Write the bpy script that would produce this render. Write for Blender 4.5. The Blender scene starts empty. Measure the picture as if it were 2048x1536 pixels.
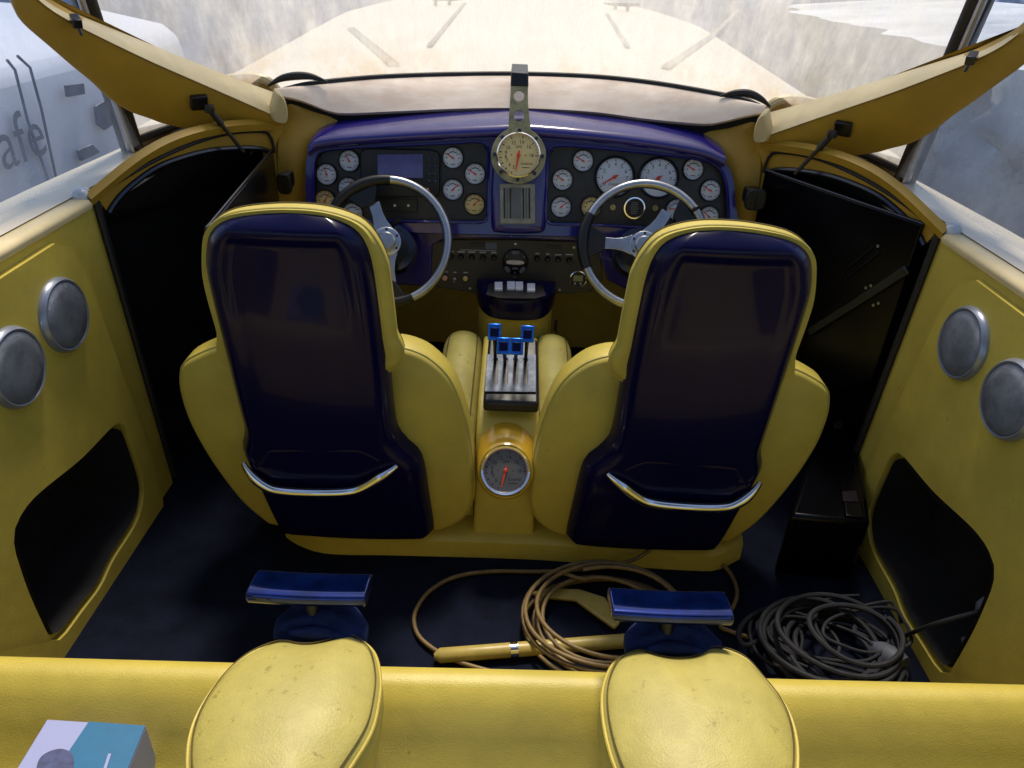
import bpy, bmesh, math, random
from mathutils import Vector, Matrix, noise
from mathutils.geometry import tessellate_polygon
random.seed(7)
scn = bpy.context.scene
COL = scn.collection
R_ = math.radians
V = Vector

# ------------------------------------------------------------------ camera
CAM = V((0, 0, 1.40)); PITCH, ROLL, YAW = R_(30), R_(2.4), R_(.38); FPX = 1490.0
Fw = V((math.sin(YAW)*math.cos(PITCH), math.cos(YAW)*math.cos(PITCH), -math.sin(PITCH)))
_r0 = V((math.cos(YAW), -math.sin(YAW), 0)); _u0 = _r0.cross(Fw)
Rt = _r0*math.cos(ROLL) + _u0*math.sin(ROLL); Up = -_r0*math.sin(ROLL) + _u0*math.cos(ROLL)
cam_d = bpy.data.cameras.new('camera'); cam = bpy.data.objects.new('camera', cam_d); COL.objects.link(cam)
cam_d.sensor_width = 36; cam_d.lens = 36*FPX/2048; cam_d.clip_start = .02; cam_d.clip_end = 3000
cam.matrix_world = Matrix(((Rt.x, Up.x, -Fw.x, CAM.x), (Rt.y, Up.y, -Fw.y, CAM.y), (Rt.z, Up.z, -Fw.z, CAM.z), (0, 0, 0, 1)))
scn.camera = cam

# ------------------------------------------------------------------ light
SUN_EL, SUN_AZ = R_(66), R_(4)          # azimuth from +Y (ahead) towards +X
world = bpy.data.worlds.new('World'); scn.world = world; world.use_nodes = True
wn = world.node_tree.nodes; wl = world.node_tree.links
bg = wn['Background']; sky = wn.new('ShaderNodeTexSky'); sky.sky_type = 'NISHITA'; sky.sun_disc = False
sky.sun_elevation = SUN_EL; sky.sun_rotation = SUN_AZ; sky.air_density = 1.0; sky.dust_density = 1.2
wl.new(sky.outputs[0], bg.inputs[0]); bg.inputs[1].default_value = .105
sd = bpy.data.lights.new('sun', 'SUN'); sd.energy = 3.0; sd.angle = R_(10); sd.color = (1, .89, .73)
sun = bpy.data.objects.new('sun', sd); COL.objects.link(sun)
to_sun = V((math.sin(SUN_AZ)*math.cos(SUN_EL), math.cos(SUN_AZ)*math.cos(SUN_EL), math.sin(SUN_EL)))
sun.rotation_euler = to_sun.to_track_quat('Z', 'Y').to_euler()
scn.view_settings.view_transform = 'Standard'; scn.view_settings.look = 'None'
scn.view_settings.exposure = 0.42; scn.view_settings.gamma = 1
scn.render.engine = 'CYCLES'

# ------------------------------------------------------------------ pixel -> place
def at(px, py, x=None, y=None, z=None, plane=None):
    d = Fw + Rt*((px-1024)/FPX) + Up*((768-py)/FPX)
    if plane: t = (plane[0]-CAM).dot(plane[1])/d.dot(plane[1])
    elif x is not None: t = (x-CAM.x)/d.x
    elif y is not None: t = (y-CAM.y)/d.y
    else: t = (z-CAM.z)/d.z
    return CAM + d*t
def ats(pts, **k): return [at(a, b, **k) for a, b in pts]

# ------------------------------------------------------------------ materials
def lin(r, g, b):
    f = lambda c: (c/255/12.92) if c/255 <= .04045 else ((c/255+.055)/1.055)**2.4
    return (f(r), f(g), f(b), 1)
def mat(name, col, rough=.5, metal=0, coat=0, bump=0, bscale=200, var=0, vscale=6, spec=.5, col2=None, emit=None, detail=4, stretch=None, specks=None, crease=0):
    m = bpy.data.materials.new(name); m.use_nodes = True
    n = m.node_tree.nodes; l = m.node_tree.links; p = n['Principled BSDF']
    p.inputs['Base Color'].default_value = col; p.inputs['Roughness'].default_value = rough
    p.inputs['Metallic'].default_value = metal; p.inputs['Coat Weight'].default_value = coat
    p.inputs['Coat Roughness'].default_value = .06; p.inputs['Specular IOR Level'].default_value = spec
    tc = n.new('ShaderNodeTexCoord'); src = tc.outputs['Object']
    if stretch:
        mp = n.new('ShaderNodeMapping'); mp.inputs['Scale'].default_value = stretch; l.new(src, mp.inputs[0]); src = mp.outputs[0]
    if var:
        t = n.new('ShaderNodeTexNoise'); t.inputs['Scale'].default_value = vscale; t.inputs['Detail'].default_value = detail
        t.inputs['Roughness'].default_value = .65
        l.new(src, t.inputs[0])
        r = n.new('ShaderNodeMapRange'); r.inputs[1].default_value = .35; r.inputs[2].default_value = .65
        l.new(t.outputs[0], r.inputs[0])
        mx = n.new('ShaderNodeMix'); mx.data_type = 'RGBA'
        mx.inputs[6].default_value = col
        mx.inputs[7].default_value = col2 or tuple(c*(1-var) for c in col[:3])+(1,)
        l.new(r.outputs[0], mx.inputs[0]); last = mx.outputs[2]
        if specks:
            t3 = n.new('ShaderNodeTexNoise'); t3.inputs['Scale'].default_value = specks[1]; t3.inputs['Detail'].default_value = 6
            t3.inputs['Roughness'].default_value = .8
            l.new(src, t3.inputs[0])
            r3 = n.new('ShaderNodeMapRange'); r3.inputs[1].default_value = specks[2]; r3.inputs[2].default_value = specks[2]+.06
            l.new(t3.outputs[0], r3.inputs[0])
            ml = n.new('ShaderNodeMath'); ml.operation = 'MULTIPLY'; ml.inputs[1].default_value = specks[3]; l.new(r3.outputs[0], ml.inputs[0])
            m3 = n.new('ShaderNodeMix'); m3.data_type = 'RGBA'; m3.inputs[7].default_value = specks[0]
            l.new(ml.outputs[0], m3.inputs[0]); l.new(last, m3.inputs[6]); last = m3.outputs[2]
        l.new(last, p.inputs['Base Color'])
        r2 = n.new('ShaderNodeMapRange'); r2.inputs[3].default_value = rough*.8; r2.inputs[4].default_value = min(1, rough*1.25)
        l.new(t.outputs[0], r2.inputs[0]); l.new(r2.outputs[0], p.inputs['Roughness'])
    if bump:
        t2 = n.new('ShaderNodeTexNoise'); t2.inputs['Scale'].default_value = bscale; t2.inputs['Detail'].default_value = 3
        l.new(src, t2.inputs[0])
        b = n.new('ShaderNodeBump'); b.inputs['Strength'].default_value = bump; b.inputs['Distance'].default_value = .002
        l.new(t2.outputs[0], b.inputs['Height']); l.new(b.outputs[0], p.inputs['Normal'])
        if crease:
            t4 = n.new('ShaderNodeTexNoise'); t4.inputs['Scale'].default_value = 14; t4.inputs['Detail'].default_value = 2; t4.inputs['Distortion'].default_value = 1.2
            l.new(src, t4.inputs[0])
            b4 = n.new('ShaderNodeBump'); b4.inputs['Strength'].default_value = crease; b4.inputs['Distance'].default_value = .012
            l.new(t4.outputs[0], b4.inputs['Height']); l.new(b4.outputs[0], b.inputs['Normal'])
    if emit:
        p.inputs['Emission Color'].default_value = emit[0]; p.inputs['Emission Strength'].default_value = emit[1]
    return m
YEL = lin(204, 185, 82)
M = {}
M['vinyl'] = mat('yellow_vinyl', YEL, .42, bump=.3, bscale=420, var=.2, vscale=5, specks=(lin(120, 98, 36), 26, .64, .5), crease=.06)
M['vinyl_worn'] = mat('worn_yellow_vinyl', lin(192, 180, 98), .46, bump=.35, bscale=300, var=.2, vscale=9, specks=(lin(112, 98, 50), 34, .60, .6), crease=.09)
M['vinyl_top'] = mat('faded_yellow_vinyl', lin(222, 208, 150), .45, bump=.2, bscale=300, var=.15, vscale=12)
M['gelyellow'] = mat('yellow_gelcoat', lin(205, 165, 50), .22, coat=.5, var=.15, vscale=4, specks=(lin(110, 85, 30), 20, .7, .4))
M['ochre'] = mat('ochre_liner', lin(178, 140, 42), .5, var=.2, vscale=5, bump=.15, bscale=300, specks=(lin(225, 205, 140), 14, .68, .5))
M['cream'] = mat('cream_edge', lin(222, 205, 160), .4, var=.15, vscale=10)
M['rail'] = mat('grey_rail', lin(206, 212, 224), .3, metal=.1, var=.25, vscale=8)
M['plate'] = mat('steel_plate', (.12, .135, .17, 1), .5, metal=1, var=.3, vscale=30)
M['liner'] = mat('shade_roof_grey', lin(150, 156, 170), .9, var=.1)
M['stitch'] = mat('stitch', lin(90, 78, 34), .8)
M['navy'] = mat('navy_shell', lin(13, 12, 58), .25, coat=.2, var=.25, vscale=3, spec=.12, specks=(lin(60, 60, 86), 40, .69, .35))
M['blue'] = mat('blue_dash_paint', lin(34, 28, 122), .22, coat=.7, var=.2, vscale=4, specks=(lin(110, 105, 150), 30, .68, .35))
M['panel'] = mat('carbon_panel', lin(46, 44, 46), .38, var=.4, vscale=14, bump=.2, bscale=500)
M['panel2'] = mat('switch_panel', lin(66, 60, 52), .5, var=.3, vscale=14, bump=.2, bscale=500)
M['black'] = mat('black_plastic', lin(16, 16, 18), .4, var=.3, vscale=20)
M['smoke'] = mat('smoked_acrylic', lin(8, 8, 13), .2, coat=.0, var=.3, vscale=8, spec=.2)
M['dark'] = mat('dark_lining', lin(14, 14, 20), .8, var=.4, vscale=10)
M['carpet'] = mat('navy_carpet', lin(15, 22, 44), .95, var=.45, vscale=12, bump=1, bscale=700, spec=.15, specks=(lin(58, 64, 80), 60, .66, .5))
M['chrome'] = mat('chrome', (.85, .86, .9, 1), .08, metal=1, var=.08, vscale=20)
M['alu'] = mat('brushed_aluminium', (.50, .52, .56, 1), .3, metal=1, var=.25, vscale=18, bump=.15, bscale=300)
M['aludirty'] = mat('tarnished_aluminium', lin(190, 176, 130), .42, metal=.75, var=.45, vscale=30, specks=(lin(90, 80, 60), 60, .6, .7))
M['anod'] = mat('blue_anodised', lin(44, 128, 245), .2, metal=.9, coat=.5, var=.3, vscale=30)
M['bluepad'] = mat('glossy_blue_metal', lin(16, 46, 128), .1, metal=.85, coat=.8, var=.5, vscale=22, detail=2)
M['gface'] = mat('gauge_face', lin(226, 230, 240), .45, var=.1, vscale=30)
M['gcream'] = mat('gauge_face_cream', lin(232, 206, 142), .45, var=.12, vscale=30)
M['ggrey'] = mat('gauge_face_grey', lin(104, 104, 106), .35, var=.12, vscale=30)
M['ink'] = mat('ink', lin(35, 36, 44), .6)
M['inklight'] = mat('print_white', lin(190, 190, 190), .6)
M['red'] = mat('needle_orange', lin(226, 74, 40), .45)
M['bezel'] = mat('black_chrome', lin(60, 64, 74), .22, metal=.8)
M['screen'] = mat('display_glass', lin(92, 84, 150), .15, coat=.5, var=.25, vscale=25)
M['white'] = mat('white_plastic', lin(218, 222, 232), .4, var=.1, vscale=30)
M['amber'] = mat('amber_lens', lin(225, 190, 110), .25, coat=.5)
M['pink'] = mat('pink_lens', lin(220, 160, 135), .25, coat=.5)
M['lcd'] = mat('lcd', lin(150, 150, 110), .3)
M['speaker'] = mat('speaker_grille', lin(150, 158, 176), .36, metal=.55, var=.45, vscale=16, bump=.9, bscale=900)
M['beam'] = mat('dusty_coaming', lin(246, 232, 218), .6, var=.35, vscale=9, detail=8, col2=lin(230, 208, 190), bump=.2, bscale=200, stretch=(1, 3, 3), specks=(lin(120, 104, 96), 45, .66, .6))
M['rubber'] = mat('black_rubber', lin(24, 24, 30), .55)
M['hose'] = mat('tan_hose', lin(124, 102, 62), .5, var=.3, vscale=30)
M['cable'] = mat('grey_cable', lin(24, 28, 38), .75, var=.4, vscale=30)
M['cloth'] = mat('navy_cloth', lin(42, 56, 104), .95, var=.4, vscale=30, bump=.8, bscale=500, spec=.1)
M['paddle'] = mat('yellow_plastic', lin(180, 160, 85), .4, var=.25, vscale=15)
M['cardw'] = mat('card_white', lin(150, 158, 205), .5)
M['cardb'] = mat('card_teal', lin(16, 104, 150), .5, var=.1, vscale=30)
M['cardd'] = mat('card_picture', lin(70, 82, 130), .5, var=.6, vscale=60)
M['deck'] = mat('deck_gelcoat', lin(216, 204, 182), .35, var=.12, vscale=2, specks=(lin(170, 160, 150), 7, .66, .5))
M['deckline'] = mat('deck_line', lin(120, 116, 112), .6, var=.4, vscale=9)
M['ground'] = mat('yard_concrete', lin(128, 132, 140), .9, var=.35, vscale=.6, detail=8)
M['vanwhite'] = mat('van_white', lin(205, 212, 230), .4, var=.1, vscale=2)
M['vangrey'] = mat('van_grey', lin(110, 115, 135), .6, var=.4, vscale=10)
M['letter'] = mat('letter_grey', lin(92, 96, 112), .6)
M['bluewall'] = mat('blue_tarp', lin(160, 182, 220), .6, var=.4, vscale=2, detail=6, bump=.5, bscale=5, col2=lin(110, 126, 165))
M['film'] = mat('plastic_film', lin(236, 236, 240), .3, var=.5, vscale=1.6, detail=8, bump=.9, bscale=14)
M['pillar'] = mat('pillar_brown', lin(38, 34, 32), .45, var=.3, vscale=10)
M['tanwall'] = mat('tan_wall', lin(190, 180, 165), .8, var=.3, vscale=2)

def glass_mat(name, lo, hi, streak, tint, specks=0):
    m = bpy.data.materials.new(name); m.use_nodes = True; n = m.node_tree.nodes; l = m.node_tree.links
    for x in list(n): n.remove(x)
    out = n.new('ShaderNodeOutputMaterial'); mix = n.new('ShaderNodeMixShader'); tr = n.new('ShaderNodeBsdfTransparent')
    tr.inputs[0].default_value = (.93, .95, .97, 1)
    df = n.new('ShaderNodeBsdfDiffuse'); tl = n.new('ShaderNodeBsdfTranslucent'); add = n.new('ShaderNodeMixShader'); add.inputs[0].default_value = .72
    df.inputs[0].default_value = tint; tl.inputs[0].default_value = tint
    l.new(df.outputs[0], add.inputs[1]); l.new(tl.outputs[0], add.inputs[2])
    tc = n.new('ShaderNodeTexCoord')
    def ns(scale, st, det):
        mp = n.new('ShaderNodeMapping'); mp.inputs['Scale'].default_value = st; l.new(tc.outputs['Object'], mp.inputs[0])
        t = n.new('ShaderNodeTexNoise'); t.inputs['Scale'].default_value = scale; t.inputs['Detail'].default_value = det; t.inputs['Roughness'].default_value = .7
        l.new(mp.outputs[0], t.inputs[0]); return t.outputs[0]
    a = ns(3, (1, 1, 1), 6); b = ns(streak, (1, .25, .25), 5)
    ad = n.new('ShaderNodeMath'); ad.operation = 'MULTIPLY'; l.new(a, ad.inputs[0]); l.new(b, ad.inputs[1])
    r = n.new('ShaderNodeMapRange'); r.inputs[1].default_value = .14; r.inputs[2].default_value = .38; r.inputs[3].default_value = lo; r.inputs[4].default_value = hi
    l.new(ad.outputs[0], r.inputs[0])
    l.new(r.outputs[0], mix.inputs[0]); l.new(tr.outputs[0], mix.inputs[1]); l.new(add.outputs[0], mix.inputs[2])
    if specks:                                   # rusty grime collected along the foot of the pane
        sx = n.new('ShaderNodeSeparateXYZ'); l.new(tc.outputs['Object'], sx.inputs[0])
        rz = n.new('ShaderNodeMapRange'); rz.inputs[1].default_value = 1.17; rz.inputs[2].default_value = 1.02; l.new(sx.outputs[2], rz.inputs[0])
        g1 = ns(16, (1, 1, 1), 8); g2 = ns(2.2, (1, 1, 1), 2)
        rg = n.new('ShaderNodeMapRange'); rg.inputs[1].default_value = .24; rg.inputs[2].default_value = .36
        mm = n.new('ShaderNodeMath'); mm.operation = 'MULTIPLY'; l.new(g1, mm.inputs[0]); l.new(g2, mm.inputs[1]); l.new(mm.outputs[0], rg.inputs[0])
        mq = n.new('ShaderNodeMath'); mq.operation = 'MULTIPLY'; l.new(rz.outputs[0], mq.inputs[0]); l.new(rg.outputs[0], mq.inputs[1])
        cm = n.new('ShaderNodeMix'); cm.data_type = 'RGBA'; cm.inputs[6].default_value = tint; cm.inputs[7].default_value = (.86, .66, .40, 1)
        l.new(mq.outputs[0], cm.inputs[0]); l.new(cm.outputs[2], df.inputs[0]); l.new(cm.outputs[2], tl.inputs[0])
    gl = n.new('ShaderNodeBsdfGlossy'); gl.inputs['Roughness'].default_value = .05
    fr = n.new('ShaderNodeFresnel'); fr.inputs[0].default_value = 1.03
    m2 = n.new('ShaderNodeMixShader'); l.new(fr.outputs[0], m2.inputs[0]); l.new(mix.outputs[0], m2.inputs[1]); l.new(gl.outputs[0], m2.inputs[2])
    l.new(m2.outputs[0], out.inputs[0]); return m
M['wsglass'] = glass_mat('dirty_glare_windscreen', .42, .78, 30, (1.0, .95, .85, 1), 1)  # real dirt, with its haze thickened and tinted warm to imitate sun glare
M['sideglass'] = glass_mat('hazy_side_glass', .14, .34, 40, (.80, .85, .92, 1))

# ------------------------------------------------------------------ mesh helpers
WM = {}
class MB:
    def __init__(s): s.v = []; s.f = []
    def add(s, vs, fs):
        o = len(s.v); s.v += [V(q) for q in vs]; s.f += [tuple(i+o for i in q) for q in fs]; return s
    def box(s, c, size, rot=None):
        hx, hy, hz = size[0]/2, size[1]/2, size[2]/2
        vs = [V((x, y, z)) for x in (-hx, hx) for y in (-hy, hy) for z in (-hz, hz)]
        if rot is not None: vs = [rot @ q for q in vs]
        return s.add([q+V(c) for q in vs], [(0, 1, 3, 2), (4, 6, 7, 5), (0, 4, 5, 1), (2, 3, 7, 6), (0, 2, 6, 4), (1, 5, 7, 3)])
    def loft(s, rings, closed=True, cap0=False, cap1=False):
        n = len(rings[0]); vs = [q for r in rings for q in r]; fs = []
        for i in range(len(rings)-1):
            for j in range(n if closed else n-1):
                k = (j+1) % n; fs.append((i*n+j, i*n+k, (i+1)*n+k, (i+1)*n+j))
        if cap0: fs.append(tuple(reversed(range(n))))
        if cap1: fs.append(tuple((len(rings)-1)*n+j for j in range(n)))
        return s.add(vs, fs)
    def tube(s, pts, r, seg=10, closed=False, caps=True, flat=None):
        pts = [V(p) for p in pts]; n = len(pts); rings = []; up = None
        for i in range(n):
            a = pts[(i-1) % n] if (closed or i > 0) else pts[i]; b = pts[(i+1) % n] if (closed or i < n-1) else pts[i]
            t = (b-a).normalized()
            if up is None:
                up = V((0, 0, 1)) if abs(t.z) < .9 else V((0, 1, 0))
            sd = t.cross(up)
            if sd.length < 1e-6: sd = t.orthogonal()
            sd.normalize(); up = sd.cross(t).normalized()
            rr = r[i] if isinstance(r, (list, tuple)) else r
            rings.append([pts[i] + sd*math.cos(2*math.pi*k/seg)*rr + up*math.sin(2*math.pi*k/seg)*rr*(flat or 1) for k in range(seg)])
        if closed: rings.append(rings[0])
        return s.loft(rings, True, caps and not closed, caps and not closed)
    def lathe(s, prof, seg=40, mtx=None):      # prof: (radius, height) about +Z
        rings = []
        for r, h in prof:
            rings.append([V((math.cos(2*math.pi*k/seg)*r, math.sin(2*math.pi*k/seg)*r, h)) for k in range(seg)])
        if mtx is not None: rings = [[mtx @ q for q in g] for g in rings]
        return s.loft(rings, True, prof[0][0] > 1e-6, prof[-1][0] > 1e-6)
    def plate(s, outer, ext, holes=()):        # planar outline (3D), extruded by vector ext
        loops = [list(outer)] + [list(h) for h in holes]
        tris = tessellate_polygon(loops); flat = [q for lp in loops for q in lp]; n = len(flat); ext = V(ext)
        fs = [tuple(t) for t in tris] + [tuple(reversed([i+n for i in t])) for t in tris]; o = 0
        for lp in loops:
            k = len(lp)
            for i in range(k): j = (i+1) % k; fs.append((o+i, o+j, o+j+n, o+i+n))
            o += k
        return s.add(flat + [q+ext for q in flat], fs)
    def build(s, name, m, parent=None, mir=None, smooth=40, bevel=0, seg=3, sub=0, world=None):
        me = bpy.data.meshes.new(name)
        vs = [V((2*mir-q.x, q.y, q.z)) if mir is not None else q for q in s.v]
        me.from_pydata(vs, [], s.f)
        bm = bmesh.new(); bm.from_mesh(me); bmesh.ops.remove_doubles(bm, verts=bm.verts, dist=1e-6)
        bmesh.ops.recalc_face_normals(bm, faces=bm.faces); bm.to_mesh(me); bm.free()
        if smooth:
            me.polygons.foreach_set('use_smooth', [True]*len(me.polygons)); me.set_sharp_from_angle(angle=R_(smooth))
        return link(name, me, m, parent, bevel, seg, sub, world)
def link(name, me, m, parent=None, bevel=0, seg=3, sub=0, world=None):
    if m and not me.materials: me.materials.append(M[m] if isinstance(m, str) else m)
    o = bpy.data.objects.new(name, me); COL.objects.link(o)
    w = world or Matrix.Identity(4); WM[o.name] = w; o.matrix_basis = w
    if parent: o.parent = parent; o.matrix_parent_inverse = WM[parent.name].inverted()
    if bevel:
        b = o.modifiers.new('bevel', 'BEVEL'); b.width = bevel; b.segments = seg; b.limit_method = 'ANGLE'; b.angle_limit = R_(35); b.harden_normals = False
    if sub:
        b = o.modifiers.new('sub', 'SUBSURF'); b.levels = b.render_levels = sub
    return o
def tag(o, label, cat, group=None):
    o['label'] = label; o['category'] = cat
    if group: o['group'] = group
    return o
def thing(name, label, cat, loc, group=None):
    o = bpy.data.objects.new(name, None); COL.objects.link(o); o.empty_display_size = .05
    w = Matrix.Translation(V(loc)); WM[o.name] = w; o.matrix_basis = w
    return tag(o, label, cat, group)
def struct(o, label=None):
    o['kind'] = 'structure'
    if label: o['label'] = label
    return o
def spline(pts, n, closed=True):               # Catmull-Rom, resampled evenly
    P = [V(p) for p in pts]; k = len(P); dense = []
    rng = range(k) if closed else range(k-1)
    for i in rng:
        p0 = P[(i-1) % k] if (closed or i > 0) else P[i]; p1 = P[i]; p2 = P[(i+1) % k]
        p3 = P[(i+2) % k] if (closed or i+2 < k) else P[(i+1) % k]
        for j in range(12):
            t = j/12
            dense.append(.5*((2*p1)+(-p0+p2)*t+(2*p0-5*p1+4*p2-p3)*t*t+(-p0+3*p1-3*p2+p3)*t**3))
    dense.append(P[0] if closed else P[-1])
    L = [0]
    for a, b in zip(dense, dense[1:]): L.append(L[-1]+(b-a).length)
    out = []; j = 0
    for i in range(n):
        d = L[-1]*i/(n if closed else n-1)
        while j < len(L)-2 and L[j+1] < d: j += 1
        t = (d-L[j])/max(1e-9, L[j+1]-L[j]); out.append(dense[j].lerp(dense[j+1], min(1, t)))
    return out
def inset(ring, nrm, d):                        # shrink a planar closed ring by d (scalar or fn)
    n = len(ring); c = sum(ring, V())/n; out = []
    area = sum(((ring[i]-c).cross(ring[(i+1) % n]-c)).dot(nrm) for i in range(n))
    sg = 1 if area > 0 else -1
    for i in range(n):
        t = (ring[(i+1) % n]-ring[i-1]).normalized(); w = nrm.cross(t)*sg
        out.append(ring[i] + w*(d(ring[i]) if callable(d) else d))
    return out
def rounded(ring, nrm, steps):                  # loft of (inset, offset along nrm)
    return [[q+nrm*o for q in inset(ring, nrm, i)] for i, o in steps]
def basis(o, nz, up=V((0, 0, 1))):
    nz = nz.normalized(); x = up.cross(nz).normalized(); y = nz.cross(x)
    return Matrix(((x.x, y.x, nz.x, o.x), (x.y, y.y, nz.y, o.y), (x.z, y.z, nz.z, o.z), (0, 0, 0, 1)))
_tx = {}
def text_geo(s, size, shear=0):
    key = (s, shear)
    if key not in _tx:
        cu = bpy.data.curves.new('t', 'FONT'); cu.body = s; cu.size = 1; cu.align_x = 'CENTER'; cu.align_y = 'CENTER'; cu.shear = shear; cu.resolution_u = 3
        ob = bpy.data.objects.new('t', cu); COL.objects.link(ob); dg = bpy.context.evaluated_depsgraph_get()
        me = bpy.data.meshes.new_from_object(ob.evaluated_get(dg))
        _tx[key] = ([v.co.copy() for v in me.vertices], [tuple(p.vertices) for p in me.polygons])
        bpy.data.objects.remove(ob); bpy.data.curves.remove(cu); bpy.data.meshes.remove(me)
    vs, fs = _tx[key]; return [v*size for v in vs], fs
def put_text(mb, s, size, mtx, shear=0):
    vs, fs = text_geo(s, size, shear); mb.add([mtx @ v for v in vs], fs)

MX = .01                                        # the boat's centre line
NX = V((1, 0, 0))
# ================================================================== SETTING OUTSIDE
mb = MB(); mb.add([(-120, -60, -1.5), (120, -60, -1.5), (120, 400, -1.5), (-120, 400, -1.5)], [(0, 1, 2, 3)])
struct(mb.build('ground', 'ground'), 'grey concrete boatyard ground')

# foredeck ahead of the windscreen: cambered, narrowing to the bow
mb = MB(); rings = []
def deck_hw(t): return (1.09+.42*min(1, t*2.2))*(1-t**6)+.03
def deck_z(x, y):
    t = max(0, min(1, (y-2.4)/10.6)); u = min(1, abs(x-MX)/deck_hw(t)); return 1.03-.02*t-.11*u**1.7
for i in range(25):
    t = i/24; r = []
    for k in range(21):
        x = MX+deck_hw(t)*(k/10-1); y0 = 2.62-.40*min(1, abs(x-MX)/1.13)**2.2; y = y0+(13-y0)*t
        r.append(V((x, y, deck_z(x, y))))
    rings.append(r)
mb.loft(rings, closed=False)
lo = [[V((q.x, q.y, q.z)) for q in r] for r in rings]
for sgn in (0, -1):
    edge = [r[sgn] for r in rings]; mb.loft([edge, [V((MX+(q.x-MX)*.93, q.y, -.6)) for q in edge]], closed=False)
fd = struct(mb.build('foredeck', 'deck'), 'long cream foredeck ahead of the windscreen')
def deck_line(p0, p1, w, m):
    a = at(*p0, z=1.0); b = at(*p1, z=1.0); mb = MB(); n = 14; r = []
    for i in range(n+1):
        q = a.lerp(b, i/n); d = (b-a).normalized(); s = V((d.y, -d.x, 0))*w
        r.append([V((e.x, e.y, deck_z(e.x, e.y)+.008)) for e in (q-s, q+s)])
    mb.loft(r, closed=False); return mb.build('painted_line', m, fd)
deck_line((790, 136), (700, 40), .022, 'deckline'); deck_line((1330, 136), (1480, 2), .022, 'deckline')
deck_line((858, 100), (930, 8), .014, 'deckline'); deck_line((1256, 98), (1214, 26), .014, 'deckline')

# white van by the left window, its side along the boat, lettering
VX = -2.6
va = thing('parked_van', 'white van with grey lettering parked outside the left side window', 'van', (VX-.9, 3.2, -1.5))
prof = [(0, -1.5), (.015, -.2), (.0, .55), (-.04, .76), (-.14, .84), (-.6, .92), (-1.6, .95), (-1.7, -1.5)]
mb = MB(); mb.loft([[V((VX+a, y, z)) for a, z in prof] for y in (1.2, 2.8, 5.9, 6.3)], True, True, True)
body = mb.build('body', 'vanwhite', va, bevel=.05)
def vplate(pxs, m, name, t=.02):
    mb = MB(); mb.plate(ats(pxs, x=VX+.024), (t, 0, 0)); return mb.build(name, m, va, bevel=.006)
vplate([(126, 170), (162, 166), (165, 188), (130, 194)], 'vangrey', 'door_handle')
vplate([(186, 212), (205, 200), (222, 222), (225, 246), (205, 260), (190, 248)], 'vangrey', 'filler_cap')
vplate([(150, 300), (180, 288), (196, 304), (158, 322)], 'vangrey', 'side_marker')
for pts in ([(14, 120), (30, 140), (55, 240), (98, 365)], [(35, 112), (60, 135), (82, 215), (112, 355)]):
    mb = MB(); mb.tube(ats(pts, x=VX+.02), .008, 6); mb.build('seam', 'vangrey', va)
a = at(5, 310, x=VX+.03); b = at(95, 280, x=VX+.03)
mb = MB(); h = .36
put_text(mb, 'afe', h, Matrix(((0, 0, 0, VX+.03), (1, 0, 0, (a.y+b.y)/2-.02), (0, 1, 0, (a.z+b.z)/2+.04), (0, 0, 0, 1))))
mb.build('lettering', 'letter', va, smooth=0)

# blue covered boat ahead on the left, film-wrapped hull on the right
def drape(name, m, label, cat, x0, x1, y0, y1, z0, z1, seed, amp, lean=.6):
    mb = MB(); nu, nv = 60, 30; rings = []
    for j in range(nv+1):
        t = j/nv; r = []
        for i in range(nu+1):
            s = i/nu; x = x0+(x1-x0)*s; y = y0+(y1-y0)*s; z = z0+(z1-z0)*t
            side = V((y1-y0, x0-x1, 0)).normalized()
            nn = noise.noise(V((x*1.6+seed, y*1.6, z*2.2)))*amp + abs(noise.noise(V((x*5+seed, y*5-z*4, z*3))))*amp*.6
            p = V((x, y, z)) + side*(nn - lean*t*t)
            r.append(p)
        rings.append(r)
    top = [q + V((y1-y0, x0-x1, 0)).normalized()*-1.6 + V((0, 0, .15)) for q in rings[-1]]
    rings.append(top); rings.append([V((q.x, q.y, -1.5)) for q in top])
    mb.loft(rings, closed=False); return tag(mb.build(name, m, smooth=60), label, cat)
drape('covered_boat', 'bluewall', 'blue tarpaulin covered boat beyond the foredeck on the left', 'boat', -7.5, -1.9, 8.5, 11.0, -1.5, 1.2, 3, .14)
drape('wrapped_boat', 'film', 'boat wrapped in crumpled pale plastic film outside the right window', 'boat', 3.5, 2.9, 8.5, -.5, -1.5, 1.05, 11, .34, -.9)
drape('tarpaulin', 'bluewall', 'blue grey tarpaulin heap beyond the foredeck on the right', 'tarpaulin', 2.2, 7, 11.5, 8.5, -1.5, 1.15, 21, .2)

# small fittings on the far deck
def cleat(px, py, label):
    p = at(px, py, z=1.0); z = deck_z(p.x, p.y); mb = MB()
    mb.box((p.x-.06, p.y, z+.02), (.03, .03, .05)).box((p.x+.06, p.y, z+.02), (.03, .03, .05))
    mb.tube([(p.x-.17, p.y, z+.055), (p.x-.08, p.y, z+.05), (p.x+.08, p.y, z+.05), (p.x+.17, p.y, z+.055)], [.012, .018, .018, .012], 8)
    tag(mb.build('deck_cleat', 'bezel', bevel=.004), label, 'cleat', 'cleats on the foredeck')
cleat(885, 8, 'small dark cleat on the foredeck, left of the two'); cleat(1243, 14, 'small dark cleat on the foredeck, right of the two')

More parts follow.
